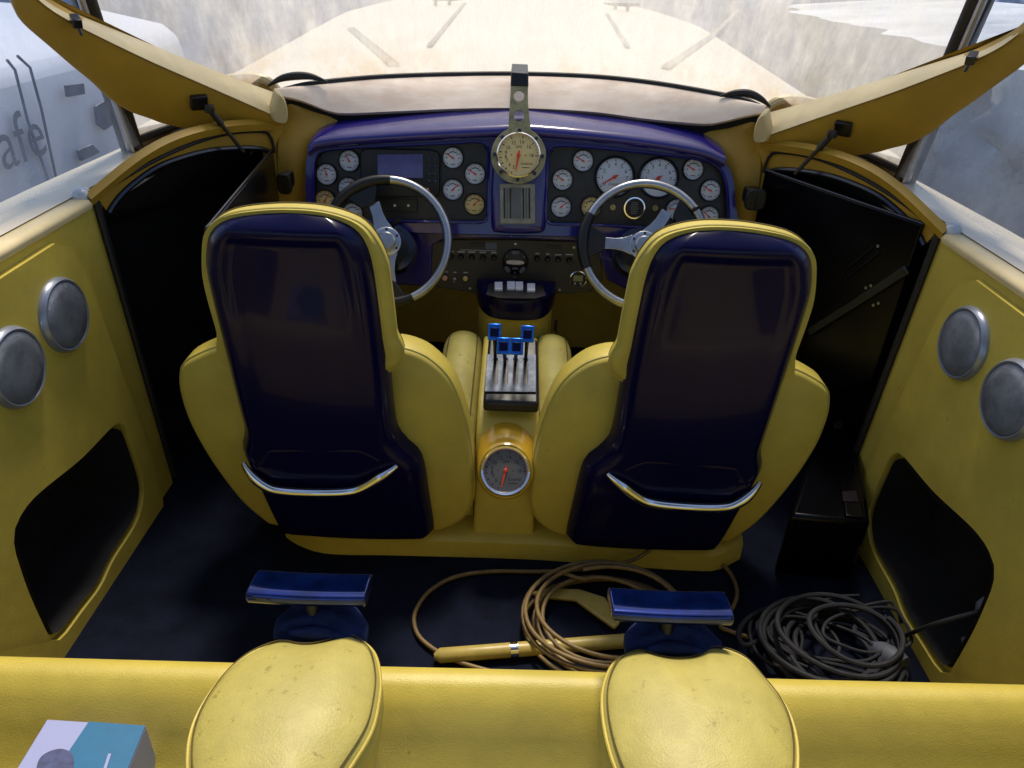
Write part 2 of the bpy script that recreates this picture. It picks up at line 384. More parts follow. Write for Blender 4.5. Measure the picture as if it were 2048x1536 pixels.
# ================================================================== COCKPIT SHELL
mb = MB(); mb.add([(-1.0, -.3, 0), (1.02, -.3, 0), (1.02, 2.75, 0), (-1.0, 2.75, 0)], [(0, 1, 2, 3)])
floor = struct(mb.build('cockpit_floor', 'carpet'), 'dark navy carpeted cockpit floor')
mb = MB(); mb.box((MX, 2.78, .32), (2.0, .06, .68)); struct(mb.build('firewall', mat('footwell_lining', lin(232, 204, 92), .7, var=.2, bump=.2)), 'shaded ochre bulkhead below the dash')

LW = (V((-.985, 0, 0)), V((1, 0, .04)).normalized())     # left inner side
def wl_pt(y, z, off=0): return V((-.985-.04*z+off, y, z))
holepx = [(19, 1082), (26, 1045), (62, 998), (150, 926), (215, 860), (232, 858), (243, 880), (266, 950), (271, 990), (258, 1040), (212, 1112), (186, 1165), (150, 1212), (112, 1262), (94, 1270), (82, 1250), (52, 1185), (32, 1130)]
hole = spline(ats(holepx, plane=LW), 60)
wnames = ['wall_left', 'wall_right']
for side in (0, 1):
    mir = None if side == 0 else MX
    # main side wall plate with the storage opening
    mb = MB(); outer = [wl_pt(-.3, -.05), wl_pt(1.76, -.05), wl_pt(1.76, .848), wl_pt(-.3, .842)]
    mb.plate(outer, (-.05, 0, 0), [hole])
    w = struct(mb.build(wnames[side], 'vinyl', mir=mir, bevel=.012), ('left', 'right')[side]+' yellow vinyl cockpit side with storage opening')
    # padded panel standing proud with its seam
    hole_l = [q+V((.012, 0, 0)) for q in inset(hole, NX, -.012)]
    fr = [(.3, -.03), (1.64, -.03), (1.66, .02), (1.668, .2), (1.63, .70), (1.60, .79), (1.55, .815), (.3, .80)]
    pad = [wl_pt(y, z, .001) for y, z in fr]
    mb = MB(); mb.plate(pad, (.016, 0, 0), [[q+V((-.011, 0, 0)) for q in hole_l]])
    mb.build('padded_panel', 'vinyl', w, mir=mir, bevel=.012, seg=4)
    # recess lining
    nrm = LW[1]; mb = MB(); o1 = inset(hole, nrm, .004)
    mb.loft([[q+nrm*.012 for q in o1], [q-nrm*.05 for q in o1], [q-nrm*.13 for q in inset(hole, nrm, .02)]], True, False, True)
    mb.build('storage_recess', 'dark', w, mir=mir)
    # front strip edge, dark gasket, rail
    mb = MB(); mb.tube([wl_pt(1.765, z, .008) for z in (.02, .2, .4, .6, .8, .845)], .009, 8); mb.build('gasket', 'rubber', w, mir=mir)
    mb = MB(); pr = [(-.02, -.016), (.008, -.015), (.012, -.004), (.008, .006), (-.01, .009), (-.035, .009), (-.035, -.01)]
    mb.loft([[wl_pt(y, .85, a)+V((0, 0, b)) for a, b in pr] for y in (-.3, .4, 1.0, 1.5, 1.74)], True, True, True)
    mb.build('top_rail', 'cream', w, mir=mir, smooth=60)  # pale cream stands in for glare on the yellow vinyl
    # rail end block
    mb = MB(); q = wl_pt(1.755, .86, .0); mb.box((q.x-.015, q.y, q.z), (.04, .045, .04)); mb.build('rail_end', 'rail', w, mir=mir, bevel=.016)
    # outer side deck beyond the glass
    mb = MB(); o = []
    for y, xo in ((-.4, -1.17), (1.0, -1.19), (1.8, -1.19), (2.45, -1.17)):
        o.append([V((-1.05, y, .862)), V((-1.12, y, .866)), V((xo, y, .858)), V((xo-.03, y, .82)), V((xo+.02, y, -.6))])
    mb.loft(o, closed=False); struct(mb.build('side_deck', 'deck', mir=mir, smooth=60), ('left', 'right')[side]+' cream side deck outside the window')

# unseen roof added above the aft cockpit to shade it
mb = MB(); rows = []
for y in (-1.1, -.6, 0, .4, .66, .69):
    rows.append([V((MX+1.14*u, y, 1.815+.05*(1-u*u)+(.0 if y < .68 else -.012))) for u in [k/8-1 for k in range(17)]])
mb.loft(rows, closed=False); mb.loft([[q+V((0, 0, .05)) for q in r] for r in rows], closed=False)
mb.loft([rows[-1], [q+V((0, 0, .05)) for q in rows[-1]]], closed=False)
struct(mb.build('shade_roof', 'liner', smooth=60), 'unseen grey roof added to shade the aft cockpit')

# ---- cabin entries: slanted surround with arched dark opening
A = V((-1.02, 1.77, 0)); B = V((-.735, 2.30, 0)); en = (B-A).cross(V((0, 0, 1))).normalized()
if en.dot(CAM-A) < 0: en = -en
EP = (A, en)
arch = ats([(216, 425), (232, 400), (262, 370), (310, 336), (360, 316), (420, 301), (480, 296), (522, 298), (540, 306)], plane=EP)
top = ats([(188, 392), (205, 372), (250, 338), (300, 305), (340, 283), (400, 268), (470, 255), (540, 250), (575, 252)], plane=EP)
seam = ats([(196, 388), (260, 345), (330, 308), (400, 280), (455, 266), (505, 262), (532, 266), (541, 285), (545, 305)], plane=EP)
for side in (0, 1):
    mir = None if side == 0 else MX
    e0 = at(548, 330, plane=EP); e0b = V((e0.x, e0.y, -.05)); a0 = arch[0]; a0b = V((A.x, A.y, -.05))
    archs = spline(arch, 30, False); tops = spline(top, 30, False)
    mb = MB()
    pt = [q.lerp(r, 0) for q, r in zip(tops, archs)]
    mid = [q.lerp(r, .5)+en*.004 for q, r in zip(tops, archs)]
    back = [r-en*.03 for r in archs]
    rim0 = [q-en*.10-V((0, 0, .08)) for q in tops]
    mb.loft([rim0, tops, mid, archs, back], closed=False)
    # inner jamb to the floor
    j1 = tops[-1]; j2 = archs[-1]
    mb.plate([V((j2.x, j2.y, j2.z)), j1, V((j1.x, j1.y, -.05)), V((j2.x, j2.y, -.05))], en*-.03)
    sr = struct(mb.build('entry_surround', 'ochre', mir=mir, smooth=70), ('left', 'right')[side]+' ochre arched surround of the cabin entry')
    mb = MB(); mb.tube([q+en*.009 for q in spline(seam, 30, False)], .0045, 6); mb.build('seam', 'rubber', sr, mir=mir)
    mb = MB(); mb.tube([q+en*.002 for q in archs], .008, 8); mb.build('edge_trim', 'bezel', sr, mir=mir)
    # dark cabin beyond
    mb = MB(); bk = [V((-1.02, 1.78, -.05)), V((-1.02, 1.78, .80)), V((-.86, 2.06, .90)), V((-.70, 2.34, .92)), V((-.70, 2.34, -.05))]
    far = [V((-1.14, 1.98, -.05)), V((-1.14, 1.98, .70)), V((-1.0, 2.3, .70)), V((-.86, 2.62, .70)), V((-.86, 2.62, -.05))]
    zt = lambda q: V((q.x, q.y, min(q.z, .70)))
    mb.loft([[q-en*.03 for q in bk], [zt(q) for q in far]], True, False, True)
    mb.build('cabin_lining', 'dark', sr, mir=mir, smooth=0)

# ---- smoked folding doors standing open in the entries
for side in (0, 1):
    mir = None if side == 0 else MX
    t = thing('cabin_door', ('smoked black cabin door standing open behind the left bucket seat', 'smoked black cabin door with latch slot, open right of the dash')[side], 'door', (-.74 if side == 0 else .76, 2.27, 0), 'cabin doors')
    zt = .835; h0 = at(547, 302, y=2.27); zt = h0.z; h1 = V((-.985, 1.80, zt-.005)) if side else (lambda e: h0+(e-h0)*1.06)(at(428, 447, z=zt))
    d = (h1-h0).normalized(); nn = d.cross(V((0, 0, 1)))
    mb = MB(); mb.plate([h0, h1, V((h1.x, h1.y, .42)), h1.lerp(h0, .18)-V((0, 0, zt-.33)), V((h0.x, h0.y, .12))], nn*.012)
    mb.build('panel', 'smoke', t, mir=mir, bevel=.003)
    mb = MB(); mb.tube([h0+nn*.006+V((0, 0, .002)), h1+nn*.006+V((0, 0, .002))], .004, 8); mb.build('edge_strip', 'bezel', t, mir=mir)
    if side == 1:
        pl = (V((2*MX-h0.x, h0.y, 0)), V((-nn.x, nn.y, 0)))
        mb = MB(); a, b = at(1622, 664, plane=pl), at(1820, 538, plane=pl); n2 = pl[1].normalized(); n2 = n2 if n2.dot(CAM-a) > 0 else -n2
        dv = (b-a).normalized(); u = n2.cross(dv)
        mb.plate([a+u*.012, b+u*.012, b-u*.012, a-u*.012], n2*.014); mb.build('lower_strip', 'bezel', t, bevel=.003)
        mb = MB(); a, b = at(1690, 552, plane=pl), at(1755, 498, plane=pl); u2 = n2.cross((b-a).normalized())*.011
        mb.tube([q+n2*.004 for q in (a+u2, b+u2, b-u2, a-u2)], .002, 6, closed=True); mb.build('latch_slot', 'bezel', t)
        mb = MB()
        for q in ((1757, 492), (1733, 575), (1743, 571), (1748, 610), (1758, 606)):
            mb.lathe([(.004, 0), (.004, .003), (0, .004)], 10, basis(at(*q, plane=pl)+n2*.001, n2))
        mb.build('screw', 'alu', t)
# black finger pulls on the posts
for (px, py, w, h, lab) in ((569, 367, .042, .062, 'black rounded door pull left of the dash'), (1511, 399, .062, .064, 'black rounded door pull right of the dash')):
    p = at(px, py, y=2.20); mb = MB(); rg = [p+V((math.copysign(abs(math.cos(a))**.55, math.cos(a))*w/2, 0, math.copysign(abs(math.sin(a))**.55, math.sin(a))*h/2)) for a in [k*math.pi/20 for k in range(40)]]
    mb.loft(rounded(rg, V((0, -1, 0)), [(.008, -.06), (.008, -.01), (0, -.006), (0, .004), (.004, .008)]), True, True, True)
    mb.tube([p+V((0, -.009, .012)), p+V((0, -.009, -.03))], .0015, 6)
    tag(mb.build('door_pull', 'black'), lab, 'door pull', 'door pulls')

# ---- yellow posts and corner fillets beside the dash
for side in (0, 1):
    mir = None if side == 0 else MX
    mb = MB(); P = []
    for py, xl, xr in ((194, 576, 584), (206, 574, 622), (220, 572, 664), (230, 570, 700), (256, 562, 690), (290, 556, 650), (340, 556, 640), (420, 556, 640), (470, 556, 640)):
        yy = 2.36 if py < 240 else (2.34 if py < 260 else 2.30)
        a, b = at(xl, py, y=yy), at(xr, py, y=yy+.06); r = []
        for k in range(9):
            s = k/8; q = a.lerp(b, s); q.y -= .02*math.sin(s*math.pi); r.append(q)
        P.append(r)
    last = [V((q.x, q.y, -.02)) for q in P[-1]]; P.append(last)
    mb.loft(P, closed=False)
    mb.loft([[r[0] for r in P], [r[0]+V((-.02, .12, 0)) for r in P]], closed=False)
    struct(mb.build('post', 'ochre', mir=mir, smooth=70), ('left', 'right')[side]+' ochre post between dash and cabin entry')
    # curved gunwale roll running in from the rail to the hatch
    mb = MB(); g = []
    q0 = [(178, 398), (250, 338), (300, 303), (345, 280), (400, 262), (470, 250), (560, 246)]
    base = spline(ats(q0, plane=(EP[0]+en*.02, en)), 24, False)
    for i, q in enumerate(base):
        o = -en*.16+V((0, 0, -.13)); g.append([q-V((0, 0, .02)), q+en*.008, q+V((0, 0, .012))-en*.01, q+o*.4, q+o])
    mb.loft(g, closed=False); struct(mb.build('gunwale', 'ochre', mir=mir, smooth=70), ('left', 'right')[side]+' ochre gunwale curving to the hatch')

# ---- coaming (dusty pale board) under the windscreen
def cy_(px, y0, k): return y0-k*((px-1040)/485)**2
mb = MB(); bt = spline([at(a, b, y=cy_(a, 2.56, .21)) for a, b in [(556, 188), (585, 178), (640, 168), (760, 157), (900, 152), (1037, 151), (1180, 156), (1300, 168), (1420, 188), (1490, 203), (1530, 222)]], 60, False)
tpz = [(556, 190), (600, 200), (650, 219), (685, 226), (800, 222), (920, 217), (1037, 216), (1180, 223), (1290, 237), (1400, 247), (1440, 244), (1490, 232), (1530, 224)]
bb = spline([at(a, b, y=cy_(a, 2.42, .09)) for a, b in tpz], 60, False)
rows = []
for k in range(7):
    s = k/6; rows.append([a.lerp(b, s)+V((0, 0, .018*math.sin(s*math.pi))) for a, b in zip(bt, bb)])
und = [q+V((0, .02, -.012)) for q in bb]; und2 = [q+V((0, .10, -.02)) for q in bb]
mb.loft(rows+[und, und2], closed=False)
co = tag(mb.build('coaming', 'beam', smooth=60), 'dusty pale curved coaming board between dash and windscreen', 'coaming')
mb = MB(); mb.tube([q+V((0, .004, .004)) for q in bt], .008, 8); mb.build('rubber_edge', 'rubber', co)
for pp in ([(536, 172), (560, 158), (590, 152), (622, 153), (655, 164)], [(1440, 192), (1470, 186), (1500, 188), (1525, 200), (1540, 214)]):
    mb = MB(); mb.tube(spline(ats(pp, y=2.40), 20, False), [.003+.009*math.sin(math.pi*k/19) for k in range(20)], 8); mb.build('end_seal', 'rubber', co)
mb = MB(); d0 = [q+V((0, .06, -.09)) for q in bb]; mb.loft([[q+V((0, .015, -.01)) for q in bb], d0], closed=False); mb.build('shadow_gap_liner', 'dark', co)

# ---- windscreen and side windows
def ws(u, t):       # u -1..1 across, t 0..1 up
    b = V((MX+1.13*u, 2.63-.42*abs(u)**2.2, 1.055-.165*abs(u)**2.4)); tp = V((MX+1.10*u, 2.12-.20*abs(u)**2, 1.80))
    return b.lerp(tp, t)+V((0, 0, .05*math.sin(t*math.pi)))
mb = MB(); N = 48
f1 = [[ws(-1+2*i/N, t/10) for i in range(N+1)] for t in range(11)]
mb.loft(f1, closed=False)
wsr = tag(mb.build('windscreen', 'wsglass', smooth=80), 'dirty curved windscreen pane streaked with dust, haze tinted warm as sun glare', 'windscreen')
mb = MB(); mb.tube([ws(-1+2*i/N, 0)+V((0, .0, -.004)) for i in range(N+1)], .012, 8); mb.build('base_seal', 'rubber', wsr)
for side in (0, 1):
    mir = None if side == 0 else MX
    mb = MB(); p0 = V((-1.12, 2.21, .86)); p1 = ws(-1, 1)
    pts = [p0.lerp(p1, k/8)+V((0, .0, .05*math.sin(k/8*math.pi))) for k in range(9)]
    mb.tube(pts, .034, 10, flat=.7)
    t = mb.build('windscreen_pillar', 'pillar', mir=mir, smooth=60)
    tag(t, ('dark pillar between windscreen and left side window', 'dark pillar between windscreen and right side window')[side], 'pillar', 'windscreen pillars')
    mb = MB(); mb.tube([q+V((.012, -.034, 0)) for q in pts], .010, 8); mb.build('seal', 'alu', t, mir=mir)
    mb = MB(); rows = []
    for i in range(13):
        s = i/12; y = 2.19-2.5*s; zt_ = .885-.012*s
        rows.append([V((-1.085-.03*math.sin(tt*math.pi), y-.3*tt*(1-s), zt_+.93*tt)) for tt in [k/8 for k in range(9)]])
    mb.loft(rows, closed=False)
    g = tag(mb.build('side_window', 'sideglass', mir=mir, smooth=80), ('hazy left side window above the speaker panel', 'hazy right side window above the speaker panel')[side], 'window', 'side windows')

# ---- raised hatch lids
L1 = at(572, 215, y=2.28); L2 = at(36, 30, y=1.80); L3 = at(430, 258, y=2.17)
ln = (L2-L1).cross(L3-L1).normalized()
if ln.dot(CAM-L1) < 0: ln = -ln
LP = (L1, ln); LPb = (L1-ln*.085, ln)
inner_px = [(574, 243), (560, 236), (480, 200), (400, 165), (300, 122), (200, 73), (155, 50), (95, 14), (60, -18), (36, -24), (24, -6), (28, 18), (36, 36), (55, 58), (103, 99), (147, 137), (185, 168), (219, 200), (260, 226), (297, 239), (331, 251), (400, 264), (470, 270), (530, 264)]
band_lo = [(574, 243), (480, 201), (400, 166), (300, 122), (200, 74), (155, 51), (100, 18), (62, -14)]
band_hi = [(560, 189), (480, 160), (400, 129), (300, 88), (200, 47), (150, 26), (100, 0), (66, -22)]
for side in (0, 1):
    mir = None if side == 0 else MX
    t = thing('hatch_lid', ('raised ochre hatch lid with cream rim, left of the windscreen', 'raised ochre hatch lid with cream rim, right of the windscreen')[side], 'hatch lid', (-.85 if side == 0 else .87, 2.15, .9), 'raised hatch lids')
    ring = spline(ats(inner_px, plane=LP), 90)
    mb = MB(); mb.loft(rounded(ring, ln, [(.03, -.09), (.004, -.075), (0, -.05), (0, -.010), (.003, -.002), (.008, .001)]), True, True, True)
    mb.build('lid', 'ochre', t, mir=mir, smooth=50)
    lo = spline(ats(band_lo, plane=(L1+ln*.004, ln)), 40, False); hi = spline(ats(band_hi, plane=LPb), 40, False)
    mb = MB(); rows = []
    for k in range(5):
        s = k/4; rows.append([a.lerp(b, s)+ln*.012*math.sin(s*math.pi)+V((0, 0, .006*math.sin(s*math.pi))) for a, b in zip(lo, hi)])
    rows.append([q-ln*.02-V((0, 0, .03)) for q in hi]); mb.loft(rows, closed=False)
    mb.build('rim', 'cream', t, mir=mir, smooth=60)
    # end cap
    mb = MB(); ec = spline(ats([(545, 240), (552, 205), (558, 188), (568, 195), (575, 215), (576, 240), (566, 248)], plane=(L1+ln*.012, ln)), 30)
    mb.loft(rounded(ec, ln, [(0, -.03), (0, -.004), (.005, .003)]), True, True, True); mb.build('end_cap', 'cream', t, mir=mir)
    # strut bracket and strut
    bp = at(398, 205, plane=(L1+ln*.01, ln)); bm_ = basis(bp, ln)
    mb = MB(); mb.add(*[(lambda q: ([bm_ @ x for x in q.v], q.f))(MB().box((0, 0, 0), (.045, .042, .014)))][0]); mb.build('bracket', 'black', t, mir=mir, bevel=.004)
    s0 = bp+ln*.018+V((.02, 0, -.005)); s1 = at(487, 304, plane=(A+en*.05, en))
    mb = MB(); mb.tube([s0, s0.lerp(s1, .35)], .009, 10); mb.tube([s0.lerp(s1, .3), s1], .0055, 8); mb.lathe([(.012, -.01), (.014, 0), (.012, .01)], 12, Matrix.Translation(s0)); mb.build('strut', 'black', t, mir=mir)
    cp = at(152, 42, plane=(L1+ln*.012, ln)); mb = MB(); mb.box(cp, (.02, .02, .03), basis(V(), ln).to_3x3()); mb.tube([cp, cp+V((.006, 0, -.03))], .004, 6); mb.build('catch', 'bezel', t, mir=mir, bevel=.003)
    # hinge blister near the coaming: small padded arch
    mb = MB(); ar = ats([(440, 165), (470, 156), (510, 155), (540, 165), (558, 185)], y=2.42)
    mb.tube(spline(ar, 20, False), .014, 8); mb.build('hinge_arch', 'cream', t, mir=mir)
    mb = MB(); k = spline(ar, 20, False); mb.loft([k, [V((q.x, q.y-.02, q.z-.06)) for q in k]], closed=False); mb.build('hinge_cover', 'ochre', t, mir=mir)

# ================================================================== DASHBOARD
DN = V((0, -.965, .262)).normalized(); D0 = V((0, 2.285, .85)); DP = (D0, DN)
dash = thing('dashboard', 'glossy blue dashboard with two gauge panels under the coaming', 'dashboard', (MX, 2.35, .4))
def shell(pxs, n, plane, steps, name, m, parent, sub=None):
    ring = spline(ats(pxs, plane=plane), n); nr = plane[1]
    if nr.dot(CAM-plane[0]) < 0: nr = -nr
    mb = MB(); mb.loft(rounded(ring, nr, steps), True, True, True); return mb.build(name, m, parent, smooth=40)
# face housing
facepx = [(614, 452), (612, 400), (612, 330), (620, 300), (648, 284), (760, 276), (900, 268), (985, 264), (1037, 262), (1090, 265), (1180, 273), (1300, 287), (1400, 304), (1448, 325), (1466, 356), (1470, 400), (1472, 470), (1400, 480), (1200, 474), (1037, 470), (860, 466), (700, 458)]
bodyring = spline(ats(facepx, plane=DP), 140)
hoodpx = [(640, 262), (760, 240), (900, 228), (1037, 224), (1180, 232), (1300, 245), (1440, 275)]
mb = MB()
def pan(pxs, n=80): return spline(ats(pxs, plane=DP), n)
lp = [(628, 440), (627, 400), (627, 345), (632, 312), (655, 299), (760, 292), (900, 286), (955, 283), (975, 292), (977, 330), (976, 400), (974, 436), (960, 445), (880, 444), (700, 442), (640, 446)]
rp = [(1092, 440), (1092, 400), (1095, 330), (1098, 300), (1115, 291), (1180, 294), (1300, 306), (1390, 317), (1435, 332), (1452, 365), (1456, 410), (1456, 455), (1440, 462), (1300, 456), (1180, 450), (1105, 448)]
lpr, rpr = pan(lp), pan(rp)
mb.plate(bodyring, DN*-.012, [lpr, rpr]); 
mb.build('fascia', 'blue', dash, bevel=.004)
mb = MB(); mb.loft([[q-DN*.006 for q in bodyring], [q-DN*.02-V((0, 0, .0)) for q in inset(bodyring, DN, -.004)], [q+V((0, .18, .01)) for q in inset(bodyring, DN, .0)]], True, False, False)
mb.build('housing', 'blue', dash, smooth=50)
# rolled brow above the fascia, running back under the coaming
br = spline(ats([(622, 300), (648, 284), (760, 275), (900, 267), (985, 263), (1037, 261), (1090, 264), (1180, 272), (1300, 286), (1400, 303), (1445, 322)], plane=DP), 60, False)
rows = []
for (dy, dz) in ((-.004, -.018), (-.026, -.012), (-.038, 0), (-.034, .012), (-.015, .022), (.04, .032), (.10, .040), (.16, .046), (.22, .03)):
    rows.append([q+V((0, dy, dz)) for q in br])
mb = MB(); mb.loft(rows, closed=False)
mb.build('brow', 'blue', dash, smooth=70)
for nm, rg in (('left', lpr), ('right', rpr)):
    mb = MB(); mb.loft([[q-DN*.002 for q in rg], [q-DN*.028 for q in inset(rg, DN, .004)]], True, False, True)
    pb = mb.build('gauge_panel', 'panel', dash, smooth=30)
    mb = MB(); mb.tube([q+DN*.001 for q in rg], .005, 6, closed=True); mb.build('panel_trim', 'blue', dash)
GP = (D0-DN*.027, DN)
# gauges --------------------------------------------------------------
def ring_prof(r): return [(r*.86, .001), (r*.90, .010), (r*.95, .013), (r*1.0, .010), (r*1.01, 0)]
def tick(mb, ang, r0, r1, w):
    c, s = math.cos(ang), math.sin(ang); d = V((c, s, 0)); n = V((-s, c, 0))*w/2; z = V((0, 0, .0042))
    mb.add([d*r0-n+z, d*r1-n+z, d*r1+n+z, d*r0+n+z], [(0, 1, 2, 3)])
gcache = {}
def gauge_meshes(kind):
    if kind in gcache: return gcache[kind]
    R = {'small': .0335, 'tach': .0625, 'gps': .0625, 'pod': .0625}[kind]
    face = MB(); face.lathe([(R*.98, -.02), (R*.98, .002), (R*.9, .004), (0, .004)], 40)
    bez = MB(); bez.lathe(ring_prof(R), 48)
    mk = MB(); hub = MB()
    Z = Matrix.Translation((0, 0, .0045))
    if kind == 'small':
        for k in range(9): tick(mk, R_(210-k*30), R*.68 if k % 2 == 0 else R*.74, R*.82, .0016)
        for a, w in ((140, .006), (115, .007), (90, .008), (65, .007), (40, .006), (180, .004), (0, .004)):
            c = V((math.cos(R_(a)), math.sin(R_(a)), 0))*R*.54; mk.box(c+V((0, 0, .0044)), (w, .003, .0002))
        mk.box((0, -R*.55, .0044), (.014, .0022, .0002))
        for sx in (-1, 1): mk.lathe([(.0018, .0043), (0, .0045)], 8, Matrix.Translation((sx*R*.5, -R*.5, 0)))
    elif kind == 'tach':
        for k in range(9):
            a = R_(216-k*31.5); tick(mk, a, R*.74, R*.85, .0026); c = V((math.cos(a), math.sin(a), 0))*R*.60
            put_text(mk, str(k), R*.26, Z @ Matrix.Translation(c))
            if k < 8:
                for j in (1, 2, 3): tick(mk, a-R_(31.5*j/4), R*.80, R*.85, .0012)
        put_text(mk, 'Livorsi', R*.22, Z @ Matrix.Translation((0, -R*.34, 0)), .35); put_text(mk, 'RPM', R*.12, Z @ Matrix.Translation((0, -R*.54, 0)))
    else:
        seq = [('5', 250), ('6', 228), ('7', 208), ('8', 190), ('9', 172), ('10', 148), ('12', 115), ('14', 78), ('16', 40), ('18', 0)]
        for s, a in seq:
            a = R_(a); tick(mk, a, R*.76, R*.86, .0024); put_text(mk, s, R*.22, Z @ Matrix.Translation(V((math.cos(a), math.sin(a), 0))*R*.58))
        for k in range(26): tick(mk, R_(250-k*10), R*.81, R*.86, .0012)
        put_text(mk, 'GPS', R*.17, Z @ Matrix.Translation((0, R*.36, 0))); put_text(mk, 'Livorsi', R*.2, Z @ Matrix.Translation((R*.38, -R*.36, 0)), .35)
        mk.box((R*.36, -R*.54, .0044), (.022, .002, .0002))
        for sx in (-1, 1): mk.lathe([(.002, .0043), (0, .0045)], 8, Matrix.Translation((sx*R*.33, 0, 0)))
    nd = MB(); nd.add([(-.0012, R*.74, .0075), (.0012, R*.74, .0075), (R*.055, 0, .0075), (R*.03, -R*.2, .0075), (-R*.03, -R*.2, .0075), (-R*.055, 0, .0075)], [(0, 1, 2, 3, 4, 5)])
    nd.lathe([(R*.09, .004), (R*.09, .008), (R*.05, .0095), (0, .0095)], 16)
    def me(mbx, mt, sm=40):
        o = mbx.build('tmp', mt, smooth=sm); m_ = o.data; bpy.data.objects.remove(o); return m_
    fm = {'small': 'gface', 'tach': 'gface', 'gps': 'gcream', 'pod': 'ggrey'}[kind]
    bzm = {'small': 'bezel', 'tach': 'bezel', 'gps': 'chrome', 'pod': 'chrome'}[kind]
    gcache[kind] = (me(face, fm), me(bez, bzm), me(mk, 'ink', 0), me(nd, 'red', 0)); return gcache[kind]
def gauge(parent, mtx, kind, needle, face=None, scale=1.0):
    f, b, k, n = gauge_meshes(kind); w = mtx @ Matrix.Scale(scale, 4)
    if face:
        f2 = f.copy(); f2.materials.clear(); f2.materials.append(M[face]); f = f2
    g = link('gauge', f, None, parent, world=w)
    link('bezel', b, None, g, world=w); link('markings', k, None, g, world=w)
    link('needle', n, None, g, world=w @ Matrix.Rotation(R_(needle-90), 4, 'Z'))
    return g
for px, py, nd, fc in [(699, 322, 118, None), (654, 349, 105, None), (697, 376, 60, None), (651, 401, 60, 'gcream'), (706, 426, 150, None), (906, 316, 150, None), (950, 348, 150, None), (906, 379.5, 45, None), (949, 409, 48, 'gcream'),
                   (1166, 322, 155, None), (1125, 359.5, 150, None), (1122, 414, 42, None), (1182, 414, 45, 'gcream'), (1386, 339, 152, None), (1420, 381, 155, None), (1351.5, 419, 168, None), (1417, 433, 140, None)]:
    gauge(dash, basis(at(px, py, plane=GP), DN), 'small', nd+ (0 if nd < 100 else 0), fc)
gauge(dash, basis(at(1229, 354, plane=GP), DN), 'tach', 211); gauge(dash, basis(at(1316.5, 356, plane=GP), DN), 'tach', 214)
# digital dial and two ring fittings
c = basis(at(1268, 416, plane=GP), DN); mb = MB(); mb.lathe([(.031, -.01), (.031, .004), (0, .005)], 32, c); g = mb.build('digital_dial', 'black', dash)
mb = MB(); mb.lathe([(.027, .004), (.029, .012), (.033, .012), (.034, 0)], 40, c); mb.build('bezel', 'chrome', g)
mb = MB()
for k in range(7): mb.box((0, 0, 0), (.026-.004*abs(k-3)*.6, .0028, .001)); 
for i in range(7):
    for j in range(8): mb.v[i*8+j] = c @ (mb.v[i*8+j]+V((0, (i-3)*.0055, .0058)))
mb.build('display', 'ggrey', g, smooth=0)
for q in ((1225, 414.5), (1310, 416)):
    c = basis(at(*q, plane=GP), DN); mb = MB(); mb.lathe([(.004, .001), (.005, .007), (.0085, .007), (.009, 0)], 20, c); mb.build('key_switch', 'aludirty', dash)
c = basis(at(1362, 458, plane=GP), DN); mb = MB(); mb.lathe([(.02, .001), (.024, .010), (.028, .010), (.03, 0)], 30, c); mb.build('small_dial', 'bezel', dash)
# chart display
def slab(pxs, plane, t, name, m, parent, bev=.003):
    mb = MB(); nr = plane[1] if plane[1].dot(CAM-plane[0]) > 0 else -plane[1]
    mb.plate(ats(pxs, plane=plane), nr*t); return mb.build(name, m, parent, bevel=bev)
cd = slab([(723, 305), (735, 297), (860, 300), (876, 303), (881, 312), (880, 385), (872, 395), (735, 393), (724, 385)], GP, .022, 'chart_display', 'black', dash, .005)
GP2 = (GP[0]+DN*.0225, DN)
slab([(755, 309), (846, 308), (846, 356), (755, 355)], GP2, .002, 'screen', 'screen', cd, .001)
for i in range(4):
    for j in range(2): slab([(855+j*11, 314+i*15), (863+j*11, 314+i*15), (863+j*11, 320+i*15), (855+j*11, 320+i*15)], GP2, .003, 'button', 'bezel', cd, .001)
slab([(852, 376), (858, 376), (858, 382), (852, 382)], GP2, .003, 'button', 'pink', cd, .001)
sp = slab([(757, 397), (835, 398), (835, 424), (757, 423)], GP, .008, 'switch_block', 'black', dash, .002)
for q in (790, 817):
    c = basis(at(q, 411, plane=(GP[0]+DN*.008, DN)), DN); mb = MB(); mb.lathe([(.004, 0), (.004, .006), (0, .007)], 12, c); mb.build('indicator', 'white', sp)
# corner screws on panels
mb = None
for q in ((643, 312), (968, 297), (971, 433), (1106, 305), (1106, 440), (1440, 345)):
    c = basis(at(*q, plane=GP), DN); mb = MB(); mb.lathe([(.0045, 0), (.0045, .002), (0, .004)], 12, c); mb.build('screw', 'bezel', dash)
# centre pod housing
podpx = [(985, 455), (983, 400), (986, 340), (992, 300), (1005, 268), (1022, 250), (1040, 246), (1058, 252), (1076, 270), (1088, 300), (1093, 340), (1091, 400), (1089, 455), (1080, 464), (1037, 466), (995, 463)]
shell(podpx, 70, (D0+DN*.0, DN), [(-.006, -.02), (0, .014), (.006, .02), (.02, .022)], 'centre_pod', 'blue', dash)
CP = (D0+DN*.0225, DN)
vp = slab([(999, 367), (1070, 367), (1071, 448), (1000, 448)], CP, .012, 'vent_plate', mat('vent_alloy', lin(158, 156, 146), .45, metal=.4, var=.35, vscale=40), dash, .003)
CPv = (CP[0]+DN*.0125, DN)
for x0, x1, mt in ((1007, 1010, 'ink'), (1013, 1016, 'ggrey'), (1019, 1022, 'ink'), (1024, 1042, 'ggrey'), (1045, 1048, 'ink'), (1051, 1054, 'ggrey'), (1057, 1060, 'ink')):
    slab([(x0, 376), (x1, 376), (x1+.5, 437), (x0+.5, 437)], CPv, .003, 'slat', mt, vp, .0006)
